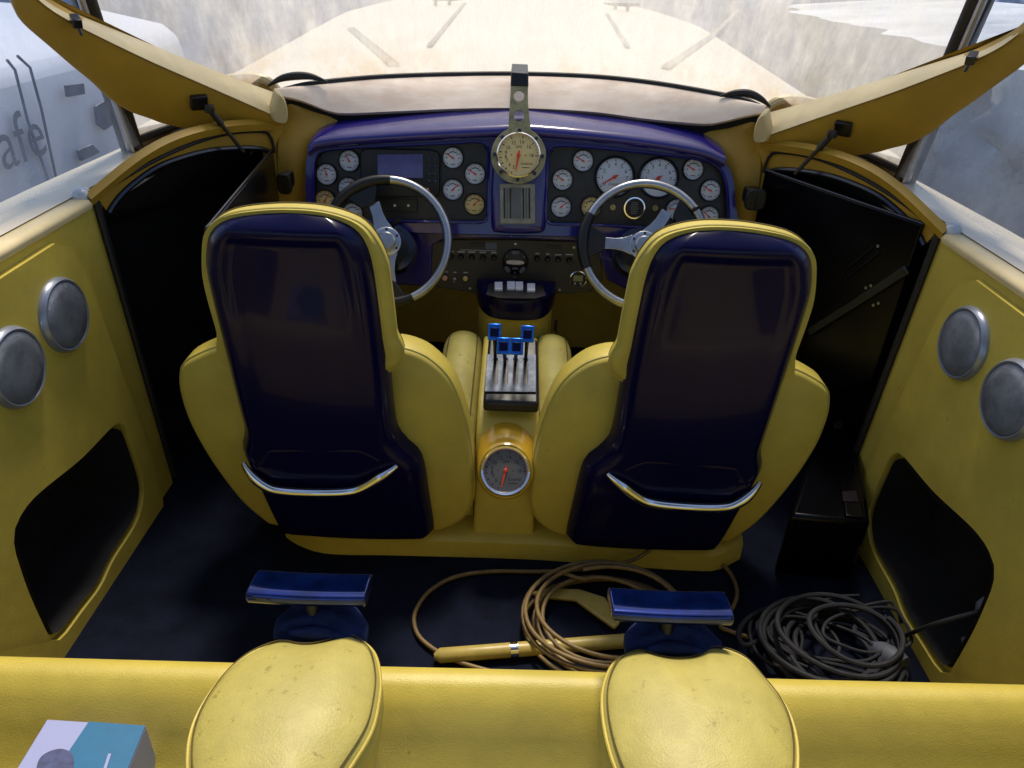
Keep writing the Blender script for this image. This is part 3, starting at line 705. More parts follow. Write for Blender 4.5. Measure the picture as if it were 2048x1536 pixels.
# speedometer on its bracket
gp = thing('speedometer', 'cream round speedometer on a drilled aluminium bracket over the dash centre', 'gauge', at(1037, 440, plane=CP))
GN = V((0, -.93, .37)).normalized(); gc = at(1037, 311, plane=(D0+DN*.06, DN)); GPl = (gc, GN); gm = basis(gc, GN)
r_out = (at(1092, 311, plane=GPl)-gc).length
ol = []
for k in range(49):
    a = R_(90+24) + k/48*R_(360-48); ol.append(gm @ V((math.cos(a)*r_out, math.sin(a)*r_out, 0)))
arm = [at(1056, 205, plane=GPl), at(1056, 168, plane=GPl), at(1022, 168, plane=GPl), at(1020, 205, plane=GPl)]
ol = ol + arm
hl = [[gm @ V((math.cos(k*math.pi/16)*.064, math.sin(k*math.pi/16)*.064, 0)) for k in range(32)]]
for q in ((1038, 191.5), (1038, 231)):
    cc = gm.inverted() @ at(*q, plane=GPl); hl.append([gm @ (cc+V((math.cos(k*math.pi/12)*.0155, math.sin(k*math.pi/12)*.0155, 0))) for k in range(24)])
mb = MB(); mb.plate(ol, GN*-.01, hl); mb.build('bracket', 'aludirty', gp, bevel=.002)
gauge(gp, gm @ Matrix.Translation((0, 0, .003)), 'gps', 262, scale=1.03)
for k in range(8):
    a = R_(90+45*k); p = gm @ V((math.cos(a)*r_out*.87, math.sin(a)*r_out*.87, 0)); mb = MB(); mb.lathe([(.0055, 0), (.0055, .004), (.002, .005), (0, .003)], 12, basis(p, GN)); mb.build('screw', 'bezel', gp)
mb = MB(); a_ = [at(1021, 172, plane=GPl), at(1057, 173, plane=GPl), at(1057, 146, plane=GPl), at(1022, 144, plane=GPl)]
mb.plate([q+GN*.004 for q in a_], GN*-.03); mb.build('clip', 'black', gp, bevel=.004)
mb = MB(); e = at(1039, 150, plane=GPl); mb.box(e+V((0, .10, .0)), (.05, .2, .012)); mb.build('clip_tongue', 'black', gp, bevel=.003)
# lower lip and switch panel
SN = V((0, -.99, .12)).normalized(); S0 = V((0, 2.26, .56)); SP = (S0, SN)
lip = [(615, 452), (700, 446), (860, 446), (985, 452), (1037, 464), (1090, 454), (1200, 452), (1330, 460), (1470, 470), (1472, 560), (1400, 575), (1250, 578), (1215, 560), (1195, 500), (1160, 483), (1037, 478), (890, 477), (865, 490), (862, 565), (850, 572), (760, 568), (640, 560), (618, 520)]
mb = MB(); mb.plate(ats(lip, plane=SP), SN*-.06); mb.build('lower_lip', 'blue', dash, bevel=.010, seg=4)
SPb = (S0-SN*.02, SN)
swp = slab([(845, 500), (862, 484), (895, 478), (1037, 478), (1165, 482), (1200, 500), (1205, 560), (1180, 582), (1112, 586), (946, 584), (850, 568)], SPb, .012, 'switch_panel', 'panel2', dash, .003)
SPf = (SPb[0]+SN*.0125, SN)
for q in ((902, 513), (922, 513), (944, 514), (966, 515), (988, 515), (1074, 517), (1095, 518), (1116, 519), (1138, 520)):
    c = basis(at(*q, plane=SPf), SN); mb = MB(); mb.lathe([(.0095, 0), (.0095, .004), (.007, .012), (.006, .014), (0, .014)], 20, c)
    mb.box((0, 0, 0), (.003, .01, .006)); 
    for i in range(8): mb.v[-8+i] = c @ (mb.v[-8+i]+V((0, 0, .015)))
    mb.build('knob', 'black', swp)
for (x0, x1, y) in ((897, 908, 503), (915, 930, 503.5), (936, 951, 504), (959, 972, 504.5), (982, 993, 505), (1071, 1079, 507), (1092, 1099, 508), (1110, 1123, 509.5), (1131, 1146, 509), (889, 896, 543.5), (907, 913, 544.5), (927, 936, 545)):
    slab([(x0, y-1), (x1, y-1), (x1, y+1.2), (x0, y+1.2)], SPf, .0006, 'legend', 'inklight', swp, 0)
slab([(920, 499), (992, 501), (992, 502), (920, 500)], SPf, .0006, 'legend', 'inklight', swp, 0)
for q, mt in (((890, 555.5), 'pink'), ((931, 556.5), 'amber')):
    c = basis(at(*q, plane=SPf), SN); mb = MB(); mb.lathe([(.012, 0), (.012, .004), (.009, .005)], 20, c); b = mb.build('indicator_lamp', 'black', swp); mb = MB(); mb.lathe([(.0095, .004), (.008, .009), (0, .011)], 20, c); mb.build('lens', mt, b)
c = basis(at(909, 558, plane=SPf), SN); mb = MB(); mb.lathe([(.006, 0), (.005, .004), (0, .005)], 14, c); mb.tube([c @ V((0, 0, .003)), c @ V((0, -.004, .018))], [.0025, .0035], 8); mb.build('toggle', 'alu', swp)
for q in ((1031, 488), (1030, 556), (1148, 495), (1119, 580), (940, 577)):
    c = basis(at(*q, plane=SPf), SN); mb = MB(); mb.lathe([(.004, 0), (.004, .002), (0, .003)], 10, c); mb.build('screw', 'alu', swp)
for pxs in ([(941, 484), (968, 486), (968, 493), (941, 491)], [(1094, 490), (1122, 492), (1122, 498), (1094, 496)]): slab(pxs, SPf, .004, 'breaker', 'black', swp, .001)
slab([(971, 485), (994, 486), (994, 499), (971, 498)], SPf, .0005, 'sticker', mat('sticker_blue', lin(80, 95, 120), .4), swp, 0)
# round stereo control
c = basis(at(1030.5, 523, plane=SPf), SN); mb = MB(); mb.lathe([(.042, 0), (.041, .008), (.036, .012), (0, .013)], 40, c); st = mb.build('stereo_remote', 'black', swp)
def pill(cx, cy, w, h, rot, m, nm, z=.0128):
    rg = []
    for k in range(24):
        a = k*math.pi/12; x = math.copysign(abs(math.cos(a))**.7, math.cos(a))*w/2; y = math.copysign(abs(math.sin(a))**.8, math.sin(a))*h/2
        rg.append(c @ (Matrix.Rotation(rot, 4, 'Z') @ V((x, y, 0))+V((cx, cy, z))))
    mb = MB(); mb.loft(rounded(rg, SN, [(0, -.002), (0, .001), (.001, .002)]), True, True, True); mb.build(nm, m, st)
pill(0, .032, .026, .012, 0, 'ggrey', 'button'); pill(0, 0, .058, .014, 0, 'beam', 'display'); pill(-.024, -.024, .024, .014, R_(-50), 'ggrey', 'button'); pill(.024, -.024, .024, .014, R_(50), 'ggrey', 'button'); pill(0, -.020, .022, .007, 0, 'ggrey', 'button')
for sx in (-1, 1): pill(sx*.027, .019, .006, .006, 0, 'ggrey', 'button')
pill(0, -.034, .006, .006, 0, 'ggrey', 'button')
# depth gauge
c = basis(at(1156, 557.5, plane=SPf), SN); mb = MB(); mb.lathe([(.026, 0), (.026, .004), (0, .004)], 32, c); dg_ = mb.build('depth_gauge', 'black', swp)
mb = MB(); mb.lathe([(.023, .003), (.025, .009), (.028, .008), (.029, 0)], 40, c); mb.build('bezel', 'chrome', dg_)
mb = MB(); mb.plate([c @ V(q) for q in ((-.015, -.007, .0045), (.015, -.007, .0045), (.015, .012, .0045), (-.015, .012, .0045))], SN*.001); mb.build('display', 'lcd', dg_)
for sx in (-1, 1):
    mb = MB(); mb.lathe([(.003, .004), (0, .006)], 10, c @ Matrix.Translation((sx*.009, -.015, 0))); mb.build('button', 'white', dg_)

# ================================================================== STEERING WHEELS
def wheel(cpx, yy, nrm, spokes, label, grips):
    c0 = at(*cpx, y=yy); t = thing('steering_wheel', label, 'steering wheel', c0, 'steering wheels')
    m = basis(c0, nrm); Rw = .180
    def arc(a0, a1, n=40, R=Rw, z=0): return [m @ V((math.cos(R_(a0+(a1-a0)*k/n))*R, math.sin(R_(a0+(a1-a0)*k/n))*R, z)) for k in range(n+1)]
    mb = MB(); mb.tube(arc(0, 360, 96)[:-1], .0135, 14, closed=True); mb.build('rim', 'alu', t)
    for a0, a1 in grips:
        n = 24; mb = MB(); mb.tube(arc(a0, a1, n), [.0145+.003*math.sin(math.pi*k/n) for k in range(n+1)], 14); g = mb.build('grip', 'black', t)
        am = (a0+a1)/2
        mb = MB(); w0 = 22
        q = [m @ V((math.cos(R_(am+d))*r, math.sin(R_(am+d))*r, -.004)) for d, r in ((-17, .172), (17, .172), (13, .132), (9, .116), (-9, .116), (-13, .132))]
        mb.plate(q, m.to_3x3() @ V((0, 0, .010))); mb.build('spoke_cover', 'black', g, bevel=.003)
    for a in spokes:
        prof = [(.034, .030), (.06, .020), (.085, .0165), (.12, .017)]
        L = [V((r, h, 0)) for r, h in prof]; P = L+[V((q.x, -q.y, 0)) for q in reversed(L)]
        rm = m @ Matrix.Rotation(R_(a), 4, 'Z') @ Matrix.Translation((0, 0, -.008))
        mb = MB(); mb.plate([rm @ q for q in P], m.to_3x3() @ V((0, 0, .005))); mb.build('spoke', 'alu', t, bevel=.002)
    mb = MB(); mb.lathe([(.043, -.010), (.043, -.002), (.040, 0), (.028, 0), (.028, .006), (.024, .010), (0, .011)], 40, m); hb = mb.build('hub', 'alu', t)
    for k in range(6):
        a = R_(30+60*k); mb = MB(); mb.lathe([(.004, 0), (.004, .002), (.002, .0025), (0, .001)], 10, m @ Matrix.Translation((math.cos(a)*.036, math.sin(a)*.036, 0))); mb.build('bolt', 'bezel', hb)
    mb = MB(); mb.lathe([(.056, -.14), (.054, -.07), (.048, -.03), (.044, -.012), (.03, -.010)], 36, m); mb.build('column', mat('column_grey', lin(70, 74, 96), .35, metal=.4), t)
    mb = MB(); mb.lathe([(.074, -.15), (.072, -.095), (.056, -.09)], 40, m); mb.build('column_ring', 'bezel', t)
    mb = MB(); mb.tube([m @ V((.0, .05, -.05)), m @ V((.03, .075, -.04))], [.006, .008], 10); mb.build('tilt_lever', 'black', t)
    return t
WN = V((0, -.86, .51)).normalized()
wheel((772, 483), 2.08, WN, (110, 230, -82), 'alloy steering wheel in front of the left bucket seat', ((88, 148), (212, 250), (-108, -62)))
wheel((1289, 491), 2.08, WN, (178, 298, 58), 'alloy steering wheel in front of the right bucket seat', ((152, 204), (276, 320), (36, 40)))

# ================================================================== CENTRE CONSOLE
con = thing('centre_console', 'yellow centre console between the two bucket seats', 'console', (MX, 1.6, 0))
cw0 = [at(948, 1000, y=1.53).x, at(1071, 1000, y=1.53).x]; xl, xr = cw0
mb = MB(); prof = [(1.515, 0), (1.53, .17), (1.56, .30), (1.62, .36), (1.70, .385), (2.0, .41), (2.02, 0)]
mb.loft([[V((x, y, z)) for y, z in prof] for x in (xl, xr)], True, True, True); mb.build('tunnel', 'vinyl', con, bevel=.008)
# gauge pod hump
mb = MB(); rings = []; gc2 = at(1011, 941, y=1.50); PN = V((0, -.80, .60)).normalized(); pm = basis(gc2, PN)
n = 32
top_end = at(1012, 822, z=.40)
for s in [k/14 for k in range(15)]:
    cy = gc2.lerp(V((gc2.x, top_end.y+.10, .345)), s); rad = (.069+.006*math.sin(min(1, s*2)*math.pi/2))*math.sqrt(max(0.0, 1-(s**2.3)))+.002
    ax = PN.lerp(V((0, -.35, .95)), s).normalized(); bmx = basis(cy, ax)
    rings.append([bmx @ V((math.cos(2*math.pi*k/n)*rad, math.sin(2*math.pi*k/n)*rad*1.02, 0)) for k in range(n)])
rings = [[q+PN*.012 for q in inset(rings[0], PN, .004)]]+rings
mb.loft(rings, True, True, True); mb.build('gauge_pod', 'gelyellow', con, smooth=80)
gauge(con, pm @ Matrix.Translation((0, 0, .014)), 'pod', 258, scale=.92)
mb = MB(); mb.lathe([(.052, .012), (.056, .026), (.060, .028), (.064, .020), (.065, .004)], 56, pm); mb.build('pod_ring', 'chrome', con)
# pedestal and rocker box
ped = thing('rocker_pedestal', 'navy switch box with white rockers on a yellow pedestal under the dash', 'switch box', (MX, 2.15, 0))
yb = 2.06
pw = [(953, 633), (1108, 636)]
a, b = at(*pw[0], y=yb), at(*pw[1], y=yb); cx = (a.x+b.x)/2; hw = (b.x-a.x)/2
def dring(z, s=1, yo=0):
    r = [V((cx-hw*s, 2.20, z))]
    for k in range(25):
        u = -1+2*k/24; r.append(V((cx+hw*s*u, yb+yo+.10*abs(u)**5+.02*abs(u)**2, z)))
    r.append(V((cx+hw*s, 2.20, z))); return r
mb = MB(); z1 = a.z; mb.loft([dring(0), dring(z1+.004)], True, True, True); mb.build('pedestal', 'vinyl', ped, smooth=60)
t0 = at(1030, 597, y=yb-.01); z2 = t0.z
TL = (at(1030, 563, y=2.2).z-z2)/.14
def tilt(r, z): return [V((q.x, q.y, z+(q.y-yb)*TL)) for q in r]
mb = MB(); mb.loft([dring(z1-.003, 1.02, -.010), tilt(dring(0, 1.07, -.014), z2-.008), tilt(dring(0, 1.06, -.010), z2-.001), tilt(dring(0, 1.02, .012), z2+.006)], True, True, True); mb.build('box', 'navy', ped, smooth=45)
TP = (V((cx, yb, z2+.0065)), V((0, -TL, 1)).normalized())
tpl = slab([(972, 590), (978, 569), (1085, 573), (1092, 592), (1070, 598), (1000, 597)], TP, .003, 'switch_plate', 'panel', ped, .001)
TPf = (TP[0]+TP[1]*.003, TP[1])
for x0, x1, y0, y1 in ((989, 1005, 568.5, 583), (1014, 1030, 567.5, 581.5), (1031, 1046, 568, 582.5), (1054, 1070, 571.5, 585.5)):
    slab([(x0, y0), (x1, y0), (x1, y1), (x0, y1)], TPf, .009, 'rocker', 'white', tpl, .0025)
mb = MB(); k0 = at(1112, 640, y=2.12); mb.box(k0+V((0, 0, -.02)), (.01, .012, .03)); mb.tube(spline([k0, k0+V((.006, 0, -.06)), k0+V((.004, -.01, -.12)), k0+V((-.015, -.05, -.17))], 14, False), .002, 6); mb.build('plug_lead', 'rubber', ped)
# throttle box
th = thing('throttle_control', 'black throttle box with four blue levers on the centre console', 'throttle', (MX, 1.8, .4))
bx = at(1022, 812, z=.405); yb0 = bx.y; xl2, xr2 = at(966, 808, y=yb0).x, at(1078, 812, y=yb0).x
ye = at(1025, 668, z=.50).y; TS = (.49-.415)/(ye-yb0)
bl = [V((xl2, yb0, .385)), V((xr2, yb0, .385)), V((xr2-.004, ye, .385)), V((xl2+.004, ye, .385))]; tl_ = [V((q.x, q.y, .415+(q.y-yb0)*TS)) for q in bl]
mb = MB(); mb.loft([bl, tl_], True, True, True); mb.build('box', 'black', th, bevel=.008)
HN = V((0, -TS, 1)).normalized(); HP = (tl_[0]+HN*.001, HN)
slots = []
for sx in (991, 1011, 1031, 1051):
    slots.append([at(sx+4.6*math.cos(k*math.pi/8)*(1 if True else 1), (765 if math.sin(k*math.pi/8) > 0 else 722)+6*math.sin(k*math.pi/8), plane=HP) for k in range(16)])
mb = MB(); mb.plate(ats([(974, 710), (1072, 711), (1072, 786), (969, 785)], plane=HP), HN*.004, slots); mb.build('slot_plate', 'plate', th, bevel=.001)
for sx, ex, ey, ez in ((991, 989, 664, .575), (1011, 1007, 692, .56), (1031, 1033, 693, .56), (1051, 1055, 668, .575)):
    p0 = at(sx, 722, plane=HP); p1 = at(ex, ey, z=ez)
    mb = MB(); mb.tube([p0-HN*.02, p0.lerp(p1, .6), p1], [.004, .005, .008], 8); lv = mb.build('lever', 'black', th)
    mb = MB(); rot = basis(V(), (p1-CAM)*-1).to_3x3(); mb.box(p1, (.034, .042, .026), rot); mb.build('lever_head', 'anod', lv, bevel=.003)
    mb = MB(); q = p1+rot @ V((0, -.001, .0132)); mb.box(q, (.021, .022, .003), rot); mb.build('head_inset', 'navy', lv, bevel=.001)
# riser under the seats
mb = MB(); rp_ = [(572, 1074), (600, 1092), (660, 1108), (800, 1111), (1060, 1119), (1250, 1133), (1400, 1142), (1440, 1138), (1480, 1118)]
fl = spline(ats(rp_, z=0), 50, False); ring0 = fl+[V((.62, 2.0, 0)), V((-.62, 2.0, 0))]
mb.loft([ring0, [q+V((0, .004, .05)) for q in ring0], [q+V((0, .02, .062)) for q in ring0]], True, True, True)
tag(mb.build('seat_riser', 'vinyl', smooth=45), 'low yellow riser on the floor beneath the bucket seats', 'riser')

# ================================================================== BUCKET SEATS
SX = -.005
S_P = V((-.44, 1.475, .05)); S_N = V((0, -.9945, -.105)).normalized(); SPL = (S_P, S_N)
shpx = [(404, 545), (404, 505), (409, 478), (424, 458), (452, 444), (500, 436), (560, 432), (630, 436), (680, 449), (712, 467), (732, 495), (745, 535), (755, 600), (766, 690), (775, 770), (782, 840), (789, 880), (806, 904), (832, 924), (845, 952), (856, 1010), (866, 1066), (861, 1079), (830, 1080), (818, 1070), (760, 1066), (660, 1066), (600, 1071), (572, 1072), (548, 1052), (512, 980), (486, 925), (479, 900), (484, 872), (474, 830), (456, 760), (438, 690), (418, 610)]
shring = spline(ats(shpx, plane=SPL), 170)
zs = [q.z for q in shring]; ztop = max(zs)
toppx = [(404, 560), (403, 508), (408, 476), (424, 457), (455, 442), (505, 434), (565, 431), (630, 435), (684, 448), (718, 467), (738, 497), (750, 535), (760, 600), (770, 680), (774, 740), (600, 790), (450, 740), (432, 670), (415, 610)]
for side in (0, 1):
    mir = None if side == 0 else SX
    t = thing('bucket_seat', ('yellow bucket seat with navy shell back, left of the centre console', 'yellow bucket seat with navy shell back, right of the centre console')[side], 'seat', (-.44 if side == 0 else .41, 1.7, 0), 'front bucket seats')
    mb = MB(); smin, smax = min(zs)+.001, max(zs)-.0008; rows = []; NR = 70; us = [-1+2*k/40 for k in range(41)]
    sst = lambda e0, e1, v: (lambda w: w*w*(3-2*w))(max(0, min(1, (v-e0)/(e1-e0))))
    for r in range(NR+1):
        f = 1-(1-r/NR)**2.0; z = smin+(smax-smin)*f; xs = []
        for a_, b_ in zip(shring, shring[1:]+shring[:1]):
            if (a_.z-z)*(b_.z-z) <= 0 and abs(a_.z-b_.z) > 1e-9: xs.append(a_.x+(b_.x-a_.x)*(z-a_.z)/(b_.z-a_.z))
        x0, x1 = min(xs), max(xs); yb_ = S_P.y+(S_P.z-z)*S_N.z/S_N.y; row = []; base = []
        for u in us:
            uu = math.copysign(abs(u)**.75, u); x = (x0+x1)/2+(x1-x0)/2*uu
            d = min((1-abs(uu))*(x1-x0)/2, (smax-z)*1.0, (z-smin)*1.5+.004)
            o = -.022*(1-min(1, d/.03))**2.2 + .012*sst(.0, .03, d) - .011*sst(.036, .062, d)*sst(.55, .90, z) + .010*(1-uu*uu)
            row.append(V((x, yb_, z))+S_N*o); 
        rows.append([row[0]-S_N*.035]+row+[row[-1]-S_N*.035])
    mb.loft(rows, closed=False); mb.loft([rows[-1], [q-S_N*.035 for q in rows[-1]]], closed=False); mb.loft([rows[0], [q-S_N*.04 for q in rows[0]]], closed=False)
    shl = mb.build('shell', 'navy', t, mir=mir, smooth=75)
    cr = spline(ats(toppx, plane=SPL), 110)
    ex = lambda q: -.003-.016*max(0, min(1, (.94-q.z)/.10))*max(0, min(1, (q.x+.48)/.10))
    mb = MB(); mb.loft(rounded(cr, S_N, [(.03, -.022), (.004, -.016), (-.005, -.016), (ex, -.026), (ex, -.050), (.0, -.066), (.016, -.076), (.05, -.078)]), True, True, True)
    bc = mb.build('back_cushion', 'vinyl', t, mir=mir, smooth=60)
    mb = MB(); sr_ = [q-S_N*.028 for q in inset(cr, S_N, lambda q: ex(q)-.0005)]; mb.tube(sr_, .0022, 6, closed=True); mb.build('piping', 'vinyl_worn', bc, mir=mir)
    mb = MB(); sr_ = [q-S_N*.056 for q in inset(cr, S_N, lambda q: ex(q)*.85)]; mb.tube(sr_, .0022, 6, closed=True); mb.build('seam', 'stitch', bc, mir=mir)
    # side bolsters
    BP = (V((0, 1.50, 0)), V((0, -1, 0)))
    for nm, pxs in (('outer', [(470, 700), (436, 697), (395, 712), (366, 730), (359, 752), (362, 790), (382, 850), (424, 925), (480, 1000), (525, 1040), (543, 1050), (570, 1040), (580, 900), (540, 760)]),
                    ('inner', [(720, 720), (776, 700), (812, 702), (858, 722), (900, 765), (926, 830), (941, 900), (947, 965), (944, 1005), (926, 1038), (892, 1058), (862, 1062), (800, 1050), (740, 900)])):
        rg = spline(ats(pxs, plane=BP), 80); bn = V((0, -1, 0))
        mb = MB(); mb.loft(rounded(rg, bn, [(.011, .003), (.005, .001), (0, -.008), (-.003, -.02), (-.003, -.07), (.01, -.10), (.03, -.11)]), True, True, True)
        bo = mb.build('bolster', 'vinyl', t, mir=mir, smooth=60)
        mb = MB(); mb.tube([q-bn*.010 for q in inset(rg, bn, -.0012)], .0024, 6, closed=True); mb.build('piping', 'vinyl_worn', bo, mir=mir)
    # seat base and thigh bolster
    mb = MB(); mb.box((-.42, 1.83, .20), (.50, .46, .26)); mb.build('seat_base', 'vinyl', t, mir=mir, bevel=.05, seg=5)
    tx0, tx1 = at(886, 720, y=2.0).x, at(966, 720, y=2.0).x; zt_ = at(925, 668, y=2.02).z
    mb = MB(); cxx = (tx0+tx1)/2; hw_ = (tx1-tx0)/2; rings = []
    for y, s in ((1.58, .9), (1.60, 1), (1.75, 1), (1.95, 1), (2.01, .96), (2.045, .80), (2.06, .5)):
        zc = zt_-.03+(y-2.0)*.12; r = []
        for k in range(13):
            a = math.pi*k/12; r.append(V((cxx+math.cos(a)*hw_*(.5+.5*s), y, zc-.02+math.sin(a)*.055*s)))
        r += [V((cxx-hw_*(.5+.5*s), y, .07)), V((cxx+hw_*(.5+.5*s), y, .07))]; rings.append(r)
    mb.loft(rings, True, True, True); tb = mb.build('thigh_bolster', 'vinyl_worn', t, mir=mir, smooth=60)
    for kk in (3, 9):
        mb = MB(); mb.tube([r[kk]+V((0, 0, .0008)) for r in rings], .0022, 6); mb.build('seam', 'stitch', tb, mir=mir)
    # grab handle and its pocket
    hp = (S_P+S_N*.018, S_N)
    hpts = spline(ats([(486, 926), (505, 944), (530, 960), (562, 969), (640, 971), (705, 970), (735, 962), (765, 946), (794, 932)], plane=hp), 40, False)
    hpts = [q+S_N*(.030*math.sin(math.pi*(k+.15)/39.3)**.55-.004) for k, q in enumerate(hpts)]
    mb = MB(); mb.tube(hpts, [.0125*min(1, .45+k*.12, .45+(39-k)*.12) for k in range(40)], 12, flat=1.1); mb.build('grab_handle', 'chrome', t, mir=mir)
    mb = MB(); pk = spline(ats([(506, 932), (530, 908), (548, 900), (700, 900), (728, 904), (765, 928), (735, 950), (700, 958), (560, 958), (530, 948)], plane=(S_P+S_N*.020, S_N)), 50)
    mb.loft(rounded(pk, S_N, [(0, -.012), (0, .001), (.004, .002), (.010, -.003)]), True, False, True); mb.build('hand_recess', 'navy', t, mir=mir, smooth=50)

# ================================================================== SPEAKERS
RWN = V((-1, 0, .04)).normalized(); RW = (V((1.005, 0, 0)), RWN)
for px, py, lab, pl in ((124, 630, 'grey round speaker in the left side panel, nearer the dash', LW), (28, 735, 'grey round speaker in the left side panel, cut by the photo edge', LW),
                    (1930, 687, 'grey round speaker in the right side panel, nearer the dash', RW), (2024, 800, 'grey round speaker in the right side panel, cut by the photo edge', RW)):
    c = at(px, py, plane=(pl[0]+pl[1]*.016, pl[1])); m = basis(c, pl[1]); rs = .083
    t = thing('speaker', lab, 'speaker', c, 'round panel speakers')
    mb = MB(); mb.lathe([(rs*1.02, -.004), (rs*1.02, .004), (rs*.99, .011), (rs*.94, .0155), (rs*.90, .0145), (rs*.885, .011)], 56, m); mb.build('surround', mat('speaker_surround', lin(150, 158, 176), .3, metal=.5, var=.2), t)
    mb = MB(); mb.lathe([(rs*.89, .0105), (rs*.86, .0145), (rs*.6, .0175), (rs*.3, .019), (0, .0195)], 56, m); mb.build('grille', 'speaker', t, smooth=60)
    mb = MB(); q = m @ V((0, -rs*.62, .0172)); mb.box(q, (.006, .013, .011), basis(V(), V((0, 0, 1))).to_3x3()); mb.build('badge', 'rubber', t)

# ================================================================== REAR BENCH, CUSHIONS, HANDLES
bz = .36
mb = MB(); ft = [(-60, 1306), (300, 1316), (600, 1324), (760, 1328), (1100, 1336), (1300, 1344), (1600, 1354), (2110, 1366)]
fr_ = spline(ats(ft, z=bz), 60, False); rows = []
for dy, dz in ((.02, -.36), (.02, -.06), (.012, -.025), (0, -.006), (-.02, .002), (-.04, -.004), (-.065, -.026), (-.09, -.065), (-.115, -.11), (-.15, -.145), (-.22, -.158), (-.75, -.16)):
    rows.append([q+V((0, dy, dz)) for q in fr_])
mb.loft(rows, closed=False)
bench = thing('rear_bench', 'yellow padded rear bench across the bottom of the photo', 'bench', (MX, .5, 0))
mb.build('seat_pad', 'vinyl', bench, smooth=70)
mb = MB(); mb.box((MX, -.55, .10), (1.96, 1.2, .22)); struct(mb.build('unseen_reflection_box', 'navy', bevel=.04), 'unseen navy box added behind the rear bench for dark reflections')  # added out of view so the seat shells reflect something dark
cush = {'L': [(548, 1270), (500, 1290), (455, 1325), (415, 1375), (385, 1430), (372, 1490), (378, 1560), (420, 1640), (520, 1680), (600, 1660), (650, 1590), (700, 1520), (742, 1450), (757, 1390), (760, 1340), (748, 1290), (720, 1262), (698, 1255), (668, 1262), (630, 1272), (600, 1273), (575, 1268)],
        'R': [(1268, 1288), (1238, 1302), (1218, 1330), (1206, 1375), (1210, 1440), (1232, 1520), (1270, 1590), (1330, 1660), (1430, 1690), (1540, 1650), (1590, 1570), (1600, 1500), (1592, 1440), (1570, 1390), (1535, 1345), (1500, 1305), (1460, 1284), (1418, 1280), (1390, 1298), (1350, 1303), (1310, 1295), (1288, 1287)]}
for k, lab in (('L', 'pale yellow saddle shaped cushion on the rear bench, left one'), ('R', 'pale yellow saddle shaped cushion on the rear bench, right one')):
    zc = .46; CPn = V((0, .06, 1)).normalized(); c0 = V((0, .72, zc)); rg = spline(ats(cush[k], plane=(c0, CPn)), 110)
    cen = sum(rg, V())/len(rg)
    t = thing('seat_cushion', lab, 'cushion', (cen.x, cen.y, bz), 'rear saddle cushions')
    stp = [(.035, -.15), (.012, -.13), (-.002, -.08), (-.004, -.04), (.0, -.016), (.008, -.004)]
    rr = rounded(rg, CPn, stp); last = rr[-1]
    for f_, dz in ((.86, .010), (.72, .018), (.56, .023), (.4, .026), (.25, .028), (.1, .029)):
        rr.append([cen+(q-cen)*f_+CPn*(dz*1.0) for q in last])
    for ring in rr[4:]:
        for q in ring: q.z -= .012*max(0, (q.y-cen.y-.02)/.2)**2
    mb = MB(); mb.loft(rr, True, True, True); cu = mb.build('pad', 'vinyl_worn', t, smooth=80, sub=1)
    mb = MB(); mb.tube([q+V((0, 0, .001)) for q in rr[4]], .0026, 6, closed=True); mb.build('piping', 'vinyl', t)
    mb = MB(); mb.tube([q+V((0, 0, .0012)) for q in inset(rr[5], CPn, -.001)], .0011, 6, closed=True); mb.build('seam', 'stitch', t)
